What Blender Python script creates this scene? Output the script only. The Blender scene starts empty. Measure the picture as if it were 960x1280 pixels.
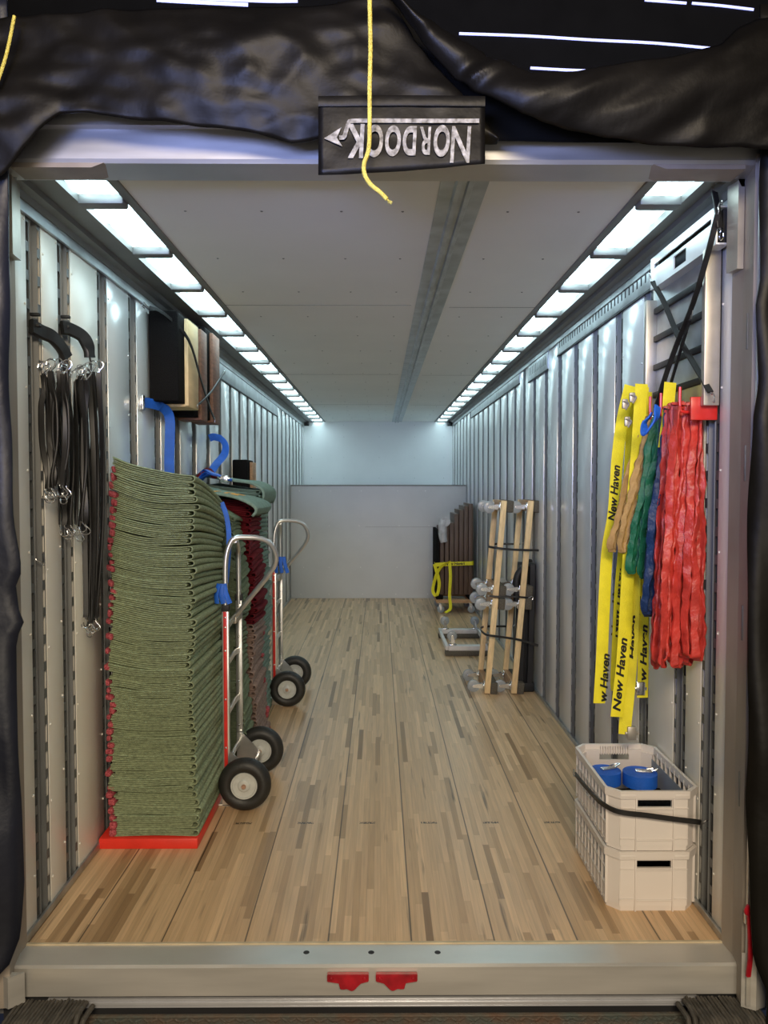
import bpy, bmesh, math, random
from mathutils import Vector, Matrix, noise
C = bpy.context.scene.collection
PI = math.pi
R = random.Random(7)

# ------------------------------------------------------------------ camera, world, lights, exposure
H = 1.65; F = 950.0
TH = math.atan(35/F); PS = math.atan(6/F)
fw = Vector((math.sin(PS)*math.cos(TH), math.cos(PS)*math.cos(TH), -math.sin(TH)))
rt = Vector((math.cos(PS), -math.sin(PS), 0)); up = rt.cross(fw)
CAM = Vector((0, 0, H))
cd = bpy.data.cameras.new('camera'); cam = bpy.data.objects.new('camera', cd); C.objects.link(cam)
cd.sensor_fit = 'VERTICAL'; cd.sensor_height = 24; cd.lens = F/1280*24; cd.clip_start = 0.05
cam.matrix_world = Matrix(((rt.x, up.x, -fw.x, 0), (rt.y, up.y, -fw.y, 0), (rt.z, up.z, -fw.z, H), (0, 0, 0, 1)))
bpy.context.scene.camera = cam

w = bpy.data.worlds.new('dock_world'); bpy.context.scene.world = w; w.use_nodes = True
w.node_tree.nodes['Background'].inputs[0].default_value = (0.5, 0.6, 1.0, 1)
w.node_tree.nodes['Background'].inputs[1].default_value = 0.02

def area(name, loc, target, sx, sy, power, col):
    d = bpy.data.lights.new(name, 'AREA'); d.shape = 'RECTANGLE'; d.size = sx; d.size_y = sy; d.energy = power; d.color = col
    o = bpy.data.objects.new(name, d); C.objects.link(o); o.location = loc
    o.rotation_euler = (Vector(target)-Vector(loc)).to_track_quat('-Z', 'Y').to_euler()
    return o
area('dock_lamp_warm', (0.2, -1.6, 3.3), (0, 3.4, 0.9), 1.8, 0.8, 165, (1.0, 0.83, 0.60))
area('header_fill_cool', (-0.9, -0.3, 2.25), (0.1, 2.6, 2.74), 1.2, 0.5, 17, (0.36, 0.46, 1.0))  # added bluish fill aimed at the header, not a lamp of the dock
bpy.data.lights['header_fill_cool'].spread = math.radians(75)
area('dock_bounce_fill', (0.3, -2.2, 0.7), (0, 4.0, 2.3), 3.0, 1.4, 46, (1.0, 0.88, 0.70))  # added fill standing in for light bounced off the dock floor
vs = bpy.context.scene.view_settings
vs.view_transform = 'Standard'; vs.look = 'None'; vs.gamma = 1; vs.use_curve_mapping = False; vs.exposure = 0.25
SKY_STRENGTH = 8.0

def at(px, py, **k):
    d = fw*F + rt*(px-480) + up*(640-py)
    ax, v = next(iter(k.items())); i = 'xyz'.index(ax)
    return CAM + d*((v-CAM[i])/d[i])

# ------------------------------------------------------------------ materials
def mat(name, col, rough=0.5, metal=0.0, var=0.0, vscale=8, stretch=(1, 1, 1), bump=0.0, bscale=40, coat=0.0, spec=0.5, col2=None, rvar=0.0):
    m = bpy.data.materials.new(name); m.use_nodes = True; nt = m.node_tree; N = nt.nodes; L = nt.links
    b = N['Principled BSDF']
    b.inputs['Base Color'].default_value = (*col, 1); b.inputs['Roughness'].default_value = rough; b.inputs['Metallic'].default_value = metal
    b.inputs['Specular IOR Level'].default_value = spec; b.inputs['Coat Weight'].default_value = coat
    tc = N.new('ShaderNodeTexCoord'); mp = N.new('ShaderNodeMapping'); mp.inputs['Scale'].default_value = stretch
    L.new(tc.outputs['Object'], mp.inputs[0])
    nz = N.new('ShaderNodeTexNoise'); nz.inputs['Scale'].default_value = vscale; nz.inputs['Detail'].default_value = 5
    L.new(mp.outputs[0], nz.inputs[0])
    if var or col2:
        mx = N.new('ShaderNodeMix'); mx.data_type = 'RGBA'
        rp = N.new('ShaderNodeMapRange'); rp.inputs[1].default_value = 0.3; rp.inputs[2].default_value = 0.7
        L.new(nz.outputs[0], rp.inputs[0]); L.new(rp.outputs[0], mx.inputs[0])
        c2 = col2 or tuple(min(1, c*(1+var)) for c in col); c1 = col if col2 else tuple(c*(1-var) for c in col)
        mx.inputs[6].default_value = (*c1, 1); mx.inputs[7].default_value = (*c2, 1)
        L.new(mx.outputs[2], b.inputs['Base Color'])
    if rvar:
        r2 = N.new('ShaderNodeMapRange'); r2.inputs[3].default_value = max(0.03, rough-rvar); r2.inputs[4].default_value = rough+rvar
        L.new(nz.outputs[0], r2.inputs[0]); L.new(r2.outputs[0], b.inputs['Roughness'])
    if bump:
        n2 = N.new('ShaderNodeTexNoise'); n2.inputs['Scale'].default_value = bscale; n2.inputs['Detail'].default_value = 4
        L.new(mp.outputs[0], n2.inputs[0])
        bp = N.new('ShaderNodeBump'); bp.inputs['Strength'].default_value = bump; bp.inputs['Distance'].default_value = 0.01
        L.new(n2.outputs[0], bp.inputs['Height']); L.new(bp.outputs[0], b.inputs['Normal'])
    return m

def emis(name, col, s, texture=False):
    m = bpy.data.materials.new(name); m.use_nodes = True; nt = m.node_tree; N = nt.nodes; L = nt.links
    b = N['Principled BSDF']; b.inputs['Base Color'].default_value = (0.6, 0.65, 0.65, 1)
    b.inputs['Emission Color'].default_value = (*col, 1); b.inputs['Emission Strength'].default_value = s
    if texture:
        tc = N.new('ShaderNodeTexCoord'); nz = N.new('ShaderNodeTexNoise'); nz.inputs['Scale'].default_value = 16; nz.inputs['Detail'].default_value = 8
        nz.inputs['Roughness'].default_value = 0.75
        L.new(tc.outputs['Object'], nz.inputs[0]); rp = N.new('ShaderNodeMapRange')
        rp.inputs[1].default_value = 0.3; rp.inputs[2].default_value = 0.7; rp.inputs[3].default_value = s*0.06; rp.inputs[4].default_value = s*1.9; rp.inputs[1].default_value = 0.36; rp.inputs[2].default_value = 0.72
        L.new(nz.outputs[0], rp.inputs[0]); L.new(rp.outputs[0], b.inputs['Emission Strength'])
    return m

def floor_material():
    m = bpy.data.materials.new('laminated_oak_floor'); m.use_nodes = True; nt = m.node_tree; N = nt.nodes; L = nt.links
    b = N['Principled BSDF']
    def math_(op, a, c=None, clamp=False):
        n = N.new('ShaderNodeMath'); n.operation = op; n.use_clamp = clamp
        for i, v in enumerate((a, c)):
            if v is None: continue
            if isinstance(v, (int, float)): n.inputs[i].default_value = v
            else: L.new(v, n.inputs[i])
        return n.outputs[0]
    tc = N.new('ShaderNodeTexCoord'); sp = N.new('ShaderNodeSeparateXYZ'); L.new(tc.outputs['Object'], sp.inputs[0])
    X, Y = sp.outputs[0], sp.outputs[1]
    row = math_('FLOOR', math_('DIVIDE', math_('ADD', X, 5.0), 0.0275))
    w1 = N.new('ShaderNodeTexWhiteNoise'); w1.noise_dimensions = '1D'; L.new(row, w1.inputs['W'])
    w1b = N.new('ShaderNodeTexWhiteNoise'); w1b.noise_dimensions = '1D'; L.new(math_('ADD', row, 77.3), w1b.inputs['W'])
    ln = math_('ADD', math_('MULTIPLY', w1b.outputs[0], 0.5), 0.35)
    seg = math_('FLOOR', math_('ADD', math_('DIVIDE', Y, ln), math_('MULTIPLY', w1.outputs[0], 9.0)))
    cb = N.new('ShaderNodeCombineXYZ'); L.new(row, cb.inputs[0]); L.new(seg, cb.inputs[1])
    w2 = N.new('ShaderNodeTexWhiteNoise'); w2.noise_dimensions = '2D'; L.new(cb.outputs[0], w2.inputs['Vector'])
    cr = N.new('ShaderNodeValToRGB'); L.new(w2.outputs[0], cr.inputs[0])
    e = cr.color_ramp.elements
    e[0].position = 0.0; e[0].color = (0.24, 0.14, 0.065, 1)
    e[1].position = 1.0; e[1].color = (0.73, 0.49, 0.275, 1)
    for p, c in ((0.05, (0.40, 0.25, 0.125, 1)), (0.20, (0.55, 0.355, 0.19, 1)), (0.80, (0.65, 0.43, 0.24, 1))):
        q = e.new(p); q.color = c
    # grain
    mp = N.new('ShaderNodeMapping'); mp.inputs['Scale'].default_value = (90, 3.5, 1); L.new(tc.outputs['Object'], mp.inputs[0])
    g = N.new('ShaderNodeTexNoise'); g.inputs['Scale'].default_value = 1.0; g.inputs['Detail'].default_value = 6; L.new(mp.outputs[0], g.inputs[0])
    gm = N.new('ShaderNodeMapRange'); gm.inputs[1].default_value = 0.3; gm.inputs[2].default_value = 0.7; gm.inputs[3].default_value = 0.84; gm.inputs[4].default_value = 1.08
    L.new(g.outputs[0], gm.inputs[0])
    # dark mineral streaks
    mp2 = N.new('ShaderNodeMapping'); mp2.inputs['Scale'].default_value = (30, 1.6, 1); L.new(tc.outputs['Object'], mp2.inputs[0])
    g2 = N.new('ShaderNodeTexNoise'); g2.inputs['Scale'].default_value = 1.0; g2.inputs['Detail'].default_value = 3; L.new(mp2.outputs[0], g2.inputs[0])
    st = N.new('ShaderNodeMapRange'); st.inputs[1].default_value = 0.64; st.inputs[2].default_value = 0.74; st.inputs[3].default_value = 1.0; st.inputs[4].default_value = 0.38
    L.new(g2.outputs[0], st.inputs[0])
    # board joints every 0.303 m, starting at x = -0.46
    fr = math_('FRACT', math_('DIVIDE', math_('ADD', X, 0.46+3.03), 0.3005))
    d = math_('MINIMUM', fr, math_('SUBTRACT', 1.0, fr))
    jt = N.new('ShaderNodeMapRange'); jt.inputs[1].default_value = 0.005; jt.inputs[2].default_value = 0.013; jt.inputs[3].default_value = 0.2; jt.inputs[4].default_value = 1.0
    L.new(d, jt.inputs[0])
    # illegible mill stamps, one on each board
    sy = math_('LESS_THAN', math_('ABSOLUTE', math_('SUBTRACT', Y, 3.645)), 0.010)
    sx = math_('LESS_THAN', math_('ABSOLUTE', math_('SUBTRACT', fr, 0.42)), 0.13)
    v = N.new('ShaderNodeTexNoise'); v.inputs['Scale'].default_value = 130; L.new(tc.outputs['Object'], v.inputs[0])
    ink = math_('MULTIPLY', math_('MULTIPLY', sy, sx), math_('GREATER_THAN', v.outputs[0], 0.47))
    inkm = math_('SUBTRACT', 1.0, math_('MULTIPLY', ink, 0.9))
    # seams between strips
    fs = math_('FRACT', math_('DIVIDE', math_('ADD', X, 5.0), 0.0275)); ds = math_('MINIMUM', fs, math_('SUBTRACT', 1.0, fs))
    sj = N.new('ShaderNodeMapRange'); sj.inputs[1].default_value = 0.0; sj.inputs[2].default_value = 0.05; sj.inputs[3].default_value = 0.8; sj.inputs[4].default_value = 1.0; L.new(ds, sj.inputs[0])
    tot = math_('MULTIPLY', math_('MULTIPLY', gm.outputs[0], st.outputs[0]), math_('MULTIPLY', math_('MULTIPLY', jt.outputs[0], inkm), sj.outputs[0]))
    mx = N.new('ShaderNodeVectorMath'); mx.operation = 'SCALE'; L.new(cr.outputs[0], mx.inputs[0]); L.new(tot, mx.inputs['Scale'])
    L.new(mx.outputs[0], b.inputs['Base Color'])
    rr = N.new('ShaderNodeMapRange'); rr.inputs[3].default_value = 0.28; rr.inputs[4].default_value = 0.5; L.new(g.outputs[0], rr.inputs[0]); L.new(rr.outputs[0], b.inputs['Roughness'])
    b.inputs['Specular IOR Level'].default_value = 0.6
    bp = N.new('ShaderNodeBump'); bp.inputs['Strength'].default_value = 0.25; bp.inputs['Distance'].default_value = 0.002
    L.new(tot, bp.inputs['Height']); L.new(bp.outputs[0], b.inputs['Normal'])
    return m

M = {
 'floor': floor_material(),
 'panel': mat('grey_painted_panel', (0.74, 0.74, 0.74), 0.24, 0.25, var=0.05, vscale=3, bump=0.12, bscale=4, stretch=(1, 1, 0.5)),
 'warmlit': mat('warm_lit_panel', (0.80, 0.77, 0.70), 0.35, var=0.03, vscale=3),  # white paint with the warm door light put into its colour
 'galv': mat('galvanised_steel', (0.42, 0.44, 0.45), 0.38, 0.85, var=0.22, vscale=14, rvar=0.1, stretch=(1, 1, 0.4)),
 'post': mat('grey_post_steel', (0.14, 0.145, 0.145), 0.55, 0.25, var=0.2, vscale=14, rvar=0.1, stretch=(1, 1, 0.4)),
 'galvc': mat('galvanised_ceiling_channel', (0.50, 0.53, 0.55), 0.42, 0.8, var=0.2, vscale=9, rvar=0.1),
 'slotshade': mat('cavity_shade', (0.02, 0.02, 0.022), 0.8, var=0.1),  # near black puts the shade of slots, holes and gaps into the colour
 'rail': mat('aluminium_top_rail', (0.22, 0.215, 0.205), 0.5, 0.5, var=0.1, vscale=5),
 'liner': mat('white_ceiling_liner', (0.84, 0.82, 0.785), 0.55, var=0.025, vscale=2),
 'back': mat('white_front_wall', (0.93, 0.94, 0.94), 0.45, var=0.03, vscale=2),
 'scuff': mat('grey_scuffed_liner', (0.50, 0.505, 0.51), 0.4, 0.2, var=0.04, vscale=3, bump=0.15, bscale=2),
 'stainless': mat('brushed_stainless', (0.62, 0.60, 0.56), 0.4, 0.6, var=0.12, vscale=3, rvar=0.1, stretch=(0.6, 1, 6)),
 'header': mat('header_steel', (0.55, 0.55, 0.56), 0.42, 0.75, var=0.14, vscale=4, rvar=0.1, stretch=(0.6, 1, 4)),
 'jamb': mat('worn_steel_jamb', (0.34, 0.29, 0.24), 0.6, 0.2, var=0.2, vscale=6, stretch=(1, 1, 0.3), rvar=0.1),
 'alu': mat('aluminium', (0.68, 0.68, 0.67), 0.3, 0.85, var=0.08, vscale=12),
 'alub': mat('aged_aluminium', (0.50, 0.46, 0.40), 0.4, 0.7, var=0.15, vscale=9),
 'vinyl': mat('black_vinyl_fabric', (0.0065, 0.0056, 0.0042), 0.46, var=0.3, vscale=5, bump=0.3, bscale=14, rvar=0.10, spec=0.2),
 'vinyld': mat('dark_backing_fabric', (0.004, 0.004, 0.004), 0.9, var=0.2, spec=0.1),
 'bluelit_drape': mat('blue_lit_vinyl', (0.010, 0.012, 0.022), 0.45, var=0.3, vscale=4, bump=0.6, bscale=9),  # black fabric; the bluish light falling on it is mixed into the colour
 'print': mat('worn_silver_print', (0.05, 0.045, 0.035), 0.5, vscale=55, col2=(0.50, 0.47, 0.40)),
 'red': mat('red_painted_metal', (0.62, 0.028, 0.022), 0.3, var=0.12, vscale=20),
 'redplat': mat('red_platform', (0.72, 0.035, 0.02), 0.4, var=0.08, vscale=12),
 'darkred': mat('worn_red_paint', (0.34, 0.008, 0.016), 0.3, var=0.35, vscale=25),
 'green1': mat('sage_green_quilt', (0.255, 0.30, 0.18), 0.95, var=0.28, vscale=60, stretch=(1, 1, 2), bump=0.35, bscale=130, spec=0.2),
 'green2': mat('dark_sage_quilt', (0.165, 0.205, 0.13), 0.95, var=0.22, vscale=70, bump=0.6, bscale=130, spec=0.2),
 'green3': mat('grey_green_quilt', (0.19, 0.265, 0.215), 0.9, var=0.15, vscale=40, bump=0.4, bscale=60, spec=0.2),
 'maroon': mat('maroon_quilt', (0.13, 0.008, 0.014), 0.9, var=0.25, vscale=40, bump=0.5, bscale=60, spec=0.2),
 'brownq': mat('dusty_brown_quilt', (0.27, 0.19, 0.16), 0.95, var=0.2, vscale=40, bump=0.5, bscale=60, spec=0.2),
 'binding': mat('red_edge_binding', (0.16, 0.006, 0.018), 0.9, vscale=160, col2=(0.55, 0.12, 0.14), bump=0.4, bscale=150),
 'tyre': mat('black_tyre_rubber', (0.018, 0.018, 0.017), 0.5, var=0.2, vscale=25, bump=0.15, bscale=120),
 'rim': mat('pale_grey_rim', (0.50, 0.52, 0.50), 0.45, 0.0, var=0.1, vscale=30),
 'hub': mat('copper_axle_cap', (0.65, 0.42, 0.32), 0.3, 0.8),
 'chrome': mat('zinc_plated_steel', (0.72, 0.72, 0.72), 0.22, 0.95, var=0.05),
 'blackm': mat('black_painted_metal', (0.010, 0.010, 0.011), 0.6, var=0.2),
 'rubber': mat('black_rubber_strap', (0.012, 0.0115, 0.011), 0.45, var=0.25, vscale=30),
 'pine': mat('pale_pine', (0.78, 0.57, 0.30), 0.6, var=0.16, vscale=3, stretch=(20, 1, 4), bump=0.1),
 'oak': mat('tan_hardwood', (0.46, 0.26, 0.13), 0.6, var=0.2, vscale=3, stretch=(20, 3, 20)),
 'redwood': mat('reddish_dark_wood', (0.22, 0.10, 0.06), 0.6, var=0.25, vscale=3, stretch=(20, 3, 20)),
 'whitew': mat('white_painted_wood', (0.62, 0.58, 0.55), 0.6, var=0.1, vscale=10),
 'carpetg': mat('grey_brown_carpet', (0.13, 0.115, 0.09), 1.0, var=0.3, vscale=150, bump=0.8, bscale=250, spec=0.1),
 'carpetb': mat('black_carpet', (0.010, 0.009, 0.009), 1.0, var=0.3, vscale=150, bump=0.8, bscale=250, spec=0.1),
 'caster': mat('grey_rubber_caster', (0.30, 0.32, 0.32), 0.35, var=0.1, vscale=40, coat=0.3),
 'dkwood': mat('dark_brown_laminate', (0.10, 0.056, 0.036), 0.5, var=0.25, vscale=3, stretch=(14, 14, 1), bump=0.1),
 'wrap': mat('frosted_wrap', (0.50, 0.50, 0.52), 0.35, var=0.2, vscale=20, bump=0.7, bscale=25),
 'yellow': mat('yellow_webbing', (0.84, 0.74, 0.02), 0.6, var=0.08, vscale=20, bump=0.3, bscale=200),
 'ink': mat('black_print', (0.01, 0.01, 0.01), 0.6),
 'orange': mat('orange_print', (0.75, 0.36, 0.05), 0.7),
 'tan': mat('tan_sling', (0.42, 0.26, 0.09), 0.7, var=0.2, vscale=18, bump=0.5, bscale=60),
 'green': mat('green_sling', (0.008, 0.13, 0.06), 0.55, var=0.2, vscale=18, bump=0.5, bscale=60),
 'navy': mat('navy_sling', (0.006, 0.028, 0.10), 0.5, var=0.2, vscale=18, bump=0.5, bscale=60),
 'redsling': mat('red_sling', (0.52, 0.045, 0.032), 0.42, var=0.2, vscale=16, bump=0.5, bscale=50),
 'blue': mat('blue_webbing', (0.012, 0.12, 0.60), 0.55, var=0.12, vscale=20, bump=0.3, bscale=200),
 'rope': mat('yellow_rope', (0.80, 0.66, 0.12), 0.6, var=0.15, vscale=60, bump=0.8, bscale=220),
 'crate': mat('beige_plastic', (0.70, 0.645, 0.60), 0.42, var=0.02, vscale=6),
 'cratein': mat('grey_blue_card', (0.27, 0.29, 0.33), 0.7),
 'plate': mat('rusty_green_tread_plate', (0.10, 0.12, 0.105), 0.6, 0.3, col2=(0.17, 0.10, 0.065), vscale=12, bump=0.4, bscale=60),
 'rib': mat('dusty_black_rubber', (0.06, 0.053, 0.044), 0.75, var=0.5, vscale=30, bump=0.6, bscale=60),
 'board': mat('weathered_timber', (0.52, 0.43, 0.29), 0.8, var=0.2, vscale=12, bump=0.3),
 'white_metal': mat('white_lacquered_rail', (0.75, 0.76, 0.80), 0.25, 0.6, var=0.06),
 'sky': emis('translucent_roof_panel', (0.66, 0.93, 1.0), SKY_STRENGTH, True),
 'seam': emis('daylight_slit', (0.30, 0.33, 1.0), 1.3),
}

# ------------------------------------------------------------------ mesh helpers
def box(bm, x0, x1, y0, y1, z0, z1, bev=0.0, Mx=None):
    x0, x1 = min(x0, x1), max(x0, x1); y0, y1 = min(y0, y1), max(y0, y1); z0, z1 = min(z0, z1), max(z0, z1)
    r = bmesh.ops.create_cube(bm, size=1.0)
    vs_ = r['verts']
    for v in vs_:
        v.co = Vector(((x0+x1)/2+v.co.x*(x1-x0), (y0+y1)/2+v.co.y*(y1-y0), (z0+z1)/2+v.co.z*(z1-z0)))
    if bev > 0:
        es = list({e for v in vs_ for e in v.link_edges})
        rb = bmesh.ops.bevel(bm, geom=es, offset=min(bev, 0.45*min(x1-x0, y1-y0, z1-z0)), segments=2, affect='EDGES', profile=0.5)
        if Mx is not None:
            allv = set(rb['verts']) | {v for v in vs_ if v.is_valid}
            for v in allv: v.co = Mx @ v.co
    elif Mx is not None:
        for v in vs_: v.co = Mx @ v.co

def obj(name, bm, m, parent=None, smooth=True, xf=None):
    bmesh.ops.recalc_face_normals(bm, faces=bm.faces)
    me = bpy.data.meshes.new(name); bm.to_mesh(me); bm.free()
    return link(name, me, m, parent, smooth, xf)

def link(name, me, m, parent=None, smooth=True, xf=None):
    if xf is not None: me.transform(xf)
    me.materials.clear()
    for q in (m if isinstance(m, (list, tuple)) else [m]): me.materials.append(q)
    if smooth:
        me.polygons.foreach_set('use_smooth', [True]*len(me.polygons))
        me.set_sharp_from_angle(angle=math.radians(38))
    o = bpy.data.objects.new(name, me); C.objects.link(o)
    if parent: o.parent = parent
    return o

def tag(o, label, cat, group=None, kind=None):
    if label: o['label'] = label
    if cat: o['category'] = cat
    if group: o['group'] = group
    if kind: o['kind'] = kind
    return o

def thing(name, label, cat, loc=(0, 0, 0), rot=(0, 0, 0), group=None):
    o = bpy.data.objects.new(name, None); o.empty_display_size = 0.05; C.objects.link(o)
    o.location = loc; o.rotation_euler = rot
    return tag(o, label, cat, group)

def struct(name, bm, m, parent=None, smooth=False):
    o = obj(name, bm, m, parent, smooth)
    if not parent: o['kind'] = 'structure'
    return o

def dup(root, loc=None, rot=None, label=None, group=None, mtx=None):
    kids = {}
    for o in bpy.data.objects:
        if o.parent: kids.setdefault(o.parent.name, []).append(o)
    def cp(o, par):
        c = o.copy(); C.objects.link(c)
        if par: c.parent = par
        for k in kids.get(o.name, []): cp(k, c)
        return c
    r = cp(root, None)
    if mtx is not None: r.matrix_world = mtx
    if loc is not None: r.location = loc
    if rot is not None: r.rotation_euler = rot
    if label: r['label'] = label
    if group: r['group'] = group
    return r

def smooth_path(pts, n=6):
    pts = [Vector(p) for p in pts]
    if len(pts) < 3 or n < 2: return pts
    out = []
    P = [pts[0]*2-pts[1]] + pts + [pts[-1]*2-pts[-2]]
    for i in range(1, len(P)-2):
        for k in range(n):
            t = k/n
            a, b, c, d = P[i-1], P[i], P[i+1], P[i+2]
            out.append(0.5*((2*b)+(c-a)*t+(2*a-5*b+4*c-d)*t*t+(3*b-a-3*c+d)*t**3))
    out.append(pts[-1]); return out

def tube(bm, pts, r, n=8, seg=6, closed=False, flat=None, taper=None):
    """round tube, or with flat=(width vector, w, t) a rectangular ribbon with rounded edges"""
    P = smooth_path(pts, seg)
    if closed: P = P[:-1]
    rings = []; prev = None; N_ = len(P)
    for i, p in enumerate(P):
        a = P[(i-1) % N_] if (closed or i) else p; b = P[(i+1) % N_] if (closed or i < N_-1) else p
        t = (b-a).normalized() if (b-a).length > 1e-9 else Vector((0, 0, 1))
        if flat:
            wv = flat[0] if isinstance(flat[0], Vector) else Vector(flat[0](i/(N_-1)))
            s = (wv-t*wv.dot(t)).normalized(); q = t.cross(s)
            hw, ht = flat[1]/2, flat[2]/2
            co = [(-hw, -ht*0.4), (-hw*0.85, -ht), (hw*0.85, -ht), (hw, -ht*0.4), (hw, ht*0.4), (hw*0.85, ht), (-hw*0.85, ht), (-hw, ht*0.4)]
            rings.append([bm.verts.new(p+s*u+q*v) for u, v in co])
        else:
            if prev is None:
                ref = Vector((0, 0, 1)) if abs(t.z) < 0.9 else Vector((1, 0, 0))
                s = t.cross(ref).normalized()
            else:
                s = (prev-t*prev.dot(t)).normalized()
            prev = s; q = t.cross(s)
            rr = r*(taper(i/(N_-1)) if taper else 1)
            rings.append([bm.verts.new(p+(s*math.cos(2*PI*k/n)+q*math.sin(2*PI*k/n))*rr) for k in range(n)])
    m_ = len(rings[0])
    for i in range(N_ if closed else N_-1):
        A, B = rings[i], rings[(i+1) % N_]
        for k in range(m_): bm.faces.new((A[k], A[(k+1) % m_], B[(k+1) % m_], B[k]))
    if not closed:
        bm.faces.new(rings[0][::-1]); bm.faces.new(rings[-1])

def lathe(bm, prof, axis='y', c=(0, 0, 0), n=32, closed=False):
    """prof: list of (radius, height along axis)"""
    rings = []; c = Vector(c)
    for r, h in prof:
        ring = []
        for k in range(n):
            a = 2*PI*k/n; u, v = r*math.cos(a), r*math.sin(a)
            p = {'y': Vector((u, h, v)), 'z': Vector((u, v, h)), 'x': Vector((h, u, v))}[axis]
            ring.append(bm.verts.new(c+p))
        rings.append(ring)
    m_ = len(rings)
    for i in range(m_ if closed else m_-1):
        A, B = rings[i], rings[(i+1) % m_]
        for k in range(n): bm.faces.new((A[k], A[(k+1) % n], B[(k+1) % n], B[k]))
    if not closed:
        if prof[0][0] > 1e-5: bm.faces.new(rings[0])
        if prof[-1][0] > 1e-5: bm.faces.new(rings[-1])

def cyl(bm, a, b, r, n=12): tube(bm, [a, b], r, n, 1)

def prism(bm, poly, axis, a, b):
    """extrude a closed polygon (list of 2D points) along axis from a to b"""
    def pt(u, v, h): return {'y': (u, h, v), 'z': (u, v, h), 'x': (h, u, v)}[axis]
    A = [bm.verts.new(pt(u, v, a)) for u, v in poly]; B = [bm.verts.new(pt(u, v, b)) for u, v in poly]
    n = len(poly)
    for k in range(n): bm.faces.new((A[k], A[(k+1) % n], B[(k+1) % n], B[k]))
    bm.faces.new(A[::-1]); bm.faces.new(B)

def text_mesh(name, s, size, shear=0.0, offset=0.0, extrude=0.0005, spacing=1.0, xscale=1.0):
    cu = bpy.data.curves.new(name, 'FONT'); cu.body = s; cu.size = size; cu.shear = shear; cu.offset = offset; cu.extrude = extrude
    cu.align_x = 'CENTER'; cu.align_y = 'CENTER'; cu.space_character = spacing
    o = bpy.data.objects.new(name, cu); C.objects.link(o)
    dg = bpy.context.evaluated_depsgraph_get(); dg.update()
    me = bpy.data.meshes.new_from_object(o.evaluated_get(dg))
    bpy.data.objects.remove(o); bpy.data.curves.remove(cu)
    if xscale != 1: me.transform(Matrix.Diagonal((xscale, 1, 1, 1)))
    return me

def frame_mtx(loc, xdir, ydir):
    x = Vector(xdir).normalized(); y = Vector(ydir); y = (y-x*y.dot(x)).normalized(); z = x.cross(y)
    return Matrix(((x.x, y.x, z.x, loc[0]), (x.y, y.y, z.y, loc[1]), (x.z, y.z, z.z, loc[2]), (0, 0, 0, 1)))

# ------------------------------------------------------------------ setting: floor, walls, ceiling
XL, XR, Y0, Y1, ZC = -1.275, 1.245, 2.67, 12.95, 2.71
bm = bmesh.new(); box(bm, XL-0.03, XR+0.03, Y0, Y1+0.1, -0.05, 0.0); struct('floor', bm, M['floor'])
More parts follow.
